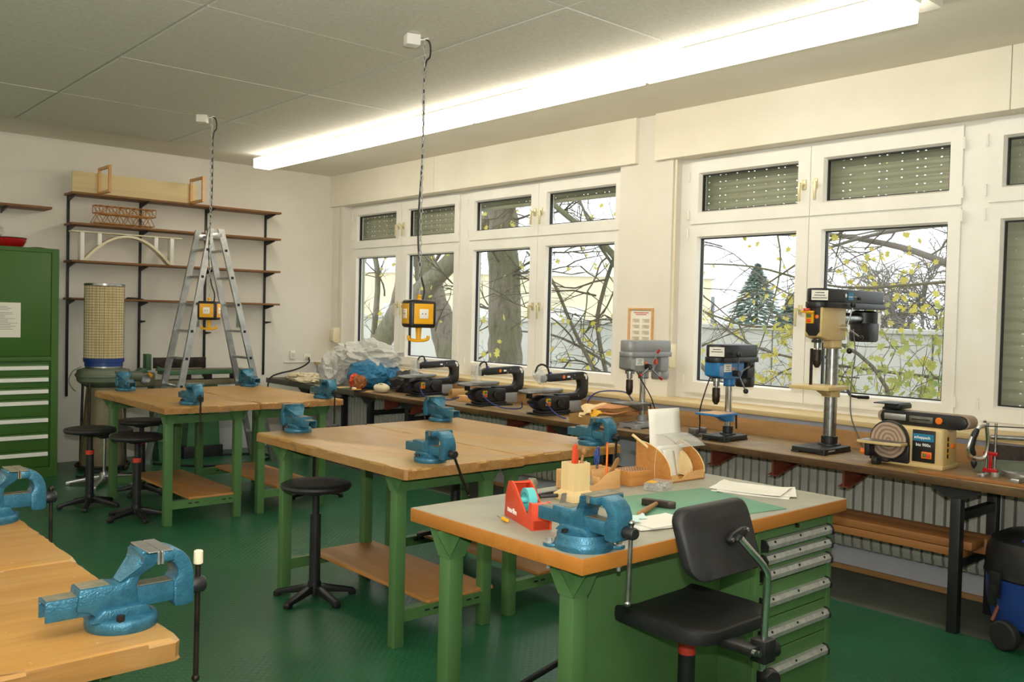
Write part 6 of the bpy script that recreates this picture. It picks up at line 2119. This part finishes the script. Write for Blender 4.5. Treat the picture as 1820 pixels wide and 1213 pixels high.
for k in range(26):
    sp.append(((7.1 + rs.uniform(-.15, .25), rs.uniform(2.6, 3.3), rs.uniform(.2, .75)), rd((0, 0, 1.0), .45), rs.uniform(.3, .5), .005, 3, .6, .042))
tree('leafy_shrub', 'small dense green shrub outside the corner of the pane', (7.1, 2.95, GZ),
     [([(7.1, 2.95 + dy * .2, GZ), (7.1, 2.95 + dy * .5, .6)], .012, .005) for dy in (-.5, 0, .5)], sp, 57, 'leaf_green')
sp = []
for k in range(14):
    sp.append(((7.0 + rs.uniform(-.1, .3), rs.uniform(4.5, 5.5), rs.uniform(.1, .6)), rd((0, 0, 1.0), .45), rs.uniform(.4, .6), .005, 2, .5, .06))
tree('leafy_shrub', 'low yellowing shrub outside below the conifer', (7.1, 5.0, GZ),
     [([(7.1, 5.0 + dy * .2, GZ), (7.1, 5.0 + dy * .6, .5)], .012, .005) for dy in (-.6, 0, .6)], sp, 61, 'leaf_mixed')
sp = []
for k in range(10):
    sp.append(((7.2 + rs.uniform(-.1, .3), rs.uniform(8.4, 10.0), rs.uniform(.1, .6)), rd((0, 0, .9), .4), rs.uniform(.4, .7), .006, 2, .35, .085))
tree('leafy_shrub', 'low yellow-leaved shrub outside at the foot of the big trunk', (7.3, 9.2, GZ),
     [([(7.3, 9.2 + dy * .3, GZ), (7.3, 9.2 + dy * .9, .5)], .012, .005) for dy in (-.8, 0, .8)], sp, 66)

# conifer and background trees, distance haze mixed into their pale colours
def conifer(label, x, y, H, R, seedv):
    rnd = random.Random(seedv)
    r = thing('spruce_tree', label, 'tree', (x, y, GZ))
    MB().cyl((0, 0, 0), (0, 0, H * .97), .14, .02, seg=8).obj('trunk', 'bark', r)
    f = MB()
    for k in range(2600):
        h = rnd.random() ** .8
        rad = R * (1 - h) * rnd.uniform(.55, 1.0) + .06
        a = rnd.uniform(0, 2 * PI)
        c = Vector((rad * math.cos(a), rad * math.sin(a), .25 + h * (H - .3)))
        d = Vector((math.cos(a), math.sin(a), -.25))
        s = rnd.uniform(.22, .45) * (1 - .5 * h)
        side = Vector((-math.sin(a), math.cos(a), rnd.uniform(-.3, .3)))
        b = c - d * s
        f.bm.faces.new([f.bm.verts.new(q) for q in (b, c + side * s * .35, c + d * s * .6, c - side * s * .35)])
    o = f.obj('foliage', 'hazed_needle', r, smooth=False)
    o['kind'] = 'stuff'
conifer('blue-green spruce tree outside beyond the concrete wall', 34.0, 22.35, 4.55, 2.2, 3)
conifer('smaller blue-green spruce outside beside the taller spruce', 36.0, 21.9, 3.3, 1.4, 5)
def bush(label, x, y, rx, ry, rz_, seedv, mat):
    rnd = random.Random(seedv)
    r = thing('bushy_tree', label, 'tree', (x, y, GZ))
    MB().cyl((0, 0, 0), (0, 0, rz_), .15, .06, seg=8).obj('trunk', 'twig_grey', r)
    f = MB()
    for k in range(900):
        d = Vector((rnd.gauss(0, 1), rnd.gauss(0, 1), rnd.gauss(0, 1))).normalized() * rnd.random() ** .4
        c = Vector((d.x * rx, d.y * ry, rz_ + d.z * rz_))
        leaf(f, c, rnd.uniform(.25, .5), rnd)
    o = f.obj('foliage', mat, r, smooth=False)
    o['kind'] = 'stuff'
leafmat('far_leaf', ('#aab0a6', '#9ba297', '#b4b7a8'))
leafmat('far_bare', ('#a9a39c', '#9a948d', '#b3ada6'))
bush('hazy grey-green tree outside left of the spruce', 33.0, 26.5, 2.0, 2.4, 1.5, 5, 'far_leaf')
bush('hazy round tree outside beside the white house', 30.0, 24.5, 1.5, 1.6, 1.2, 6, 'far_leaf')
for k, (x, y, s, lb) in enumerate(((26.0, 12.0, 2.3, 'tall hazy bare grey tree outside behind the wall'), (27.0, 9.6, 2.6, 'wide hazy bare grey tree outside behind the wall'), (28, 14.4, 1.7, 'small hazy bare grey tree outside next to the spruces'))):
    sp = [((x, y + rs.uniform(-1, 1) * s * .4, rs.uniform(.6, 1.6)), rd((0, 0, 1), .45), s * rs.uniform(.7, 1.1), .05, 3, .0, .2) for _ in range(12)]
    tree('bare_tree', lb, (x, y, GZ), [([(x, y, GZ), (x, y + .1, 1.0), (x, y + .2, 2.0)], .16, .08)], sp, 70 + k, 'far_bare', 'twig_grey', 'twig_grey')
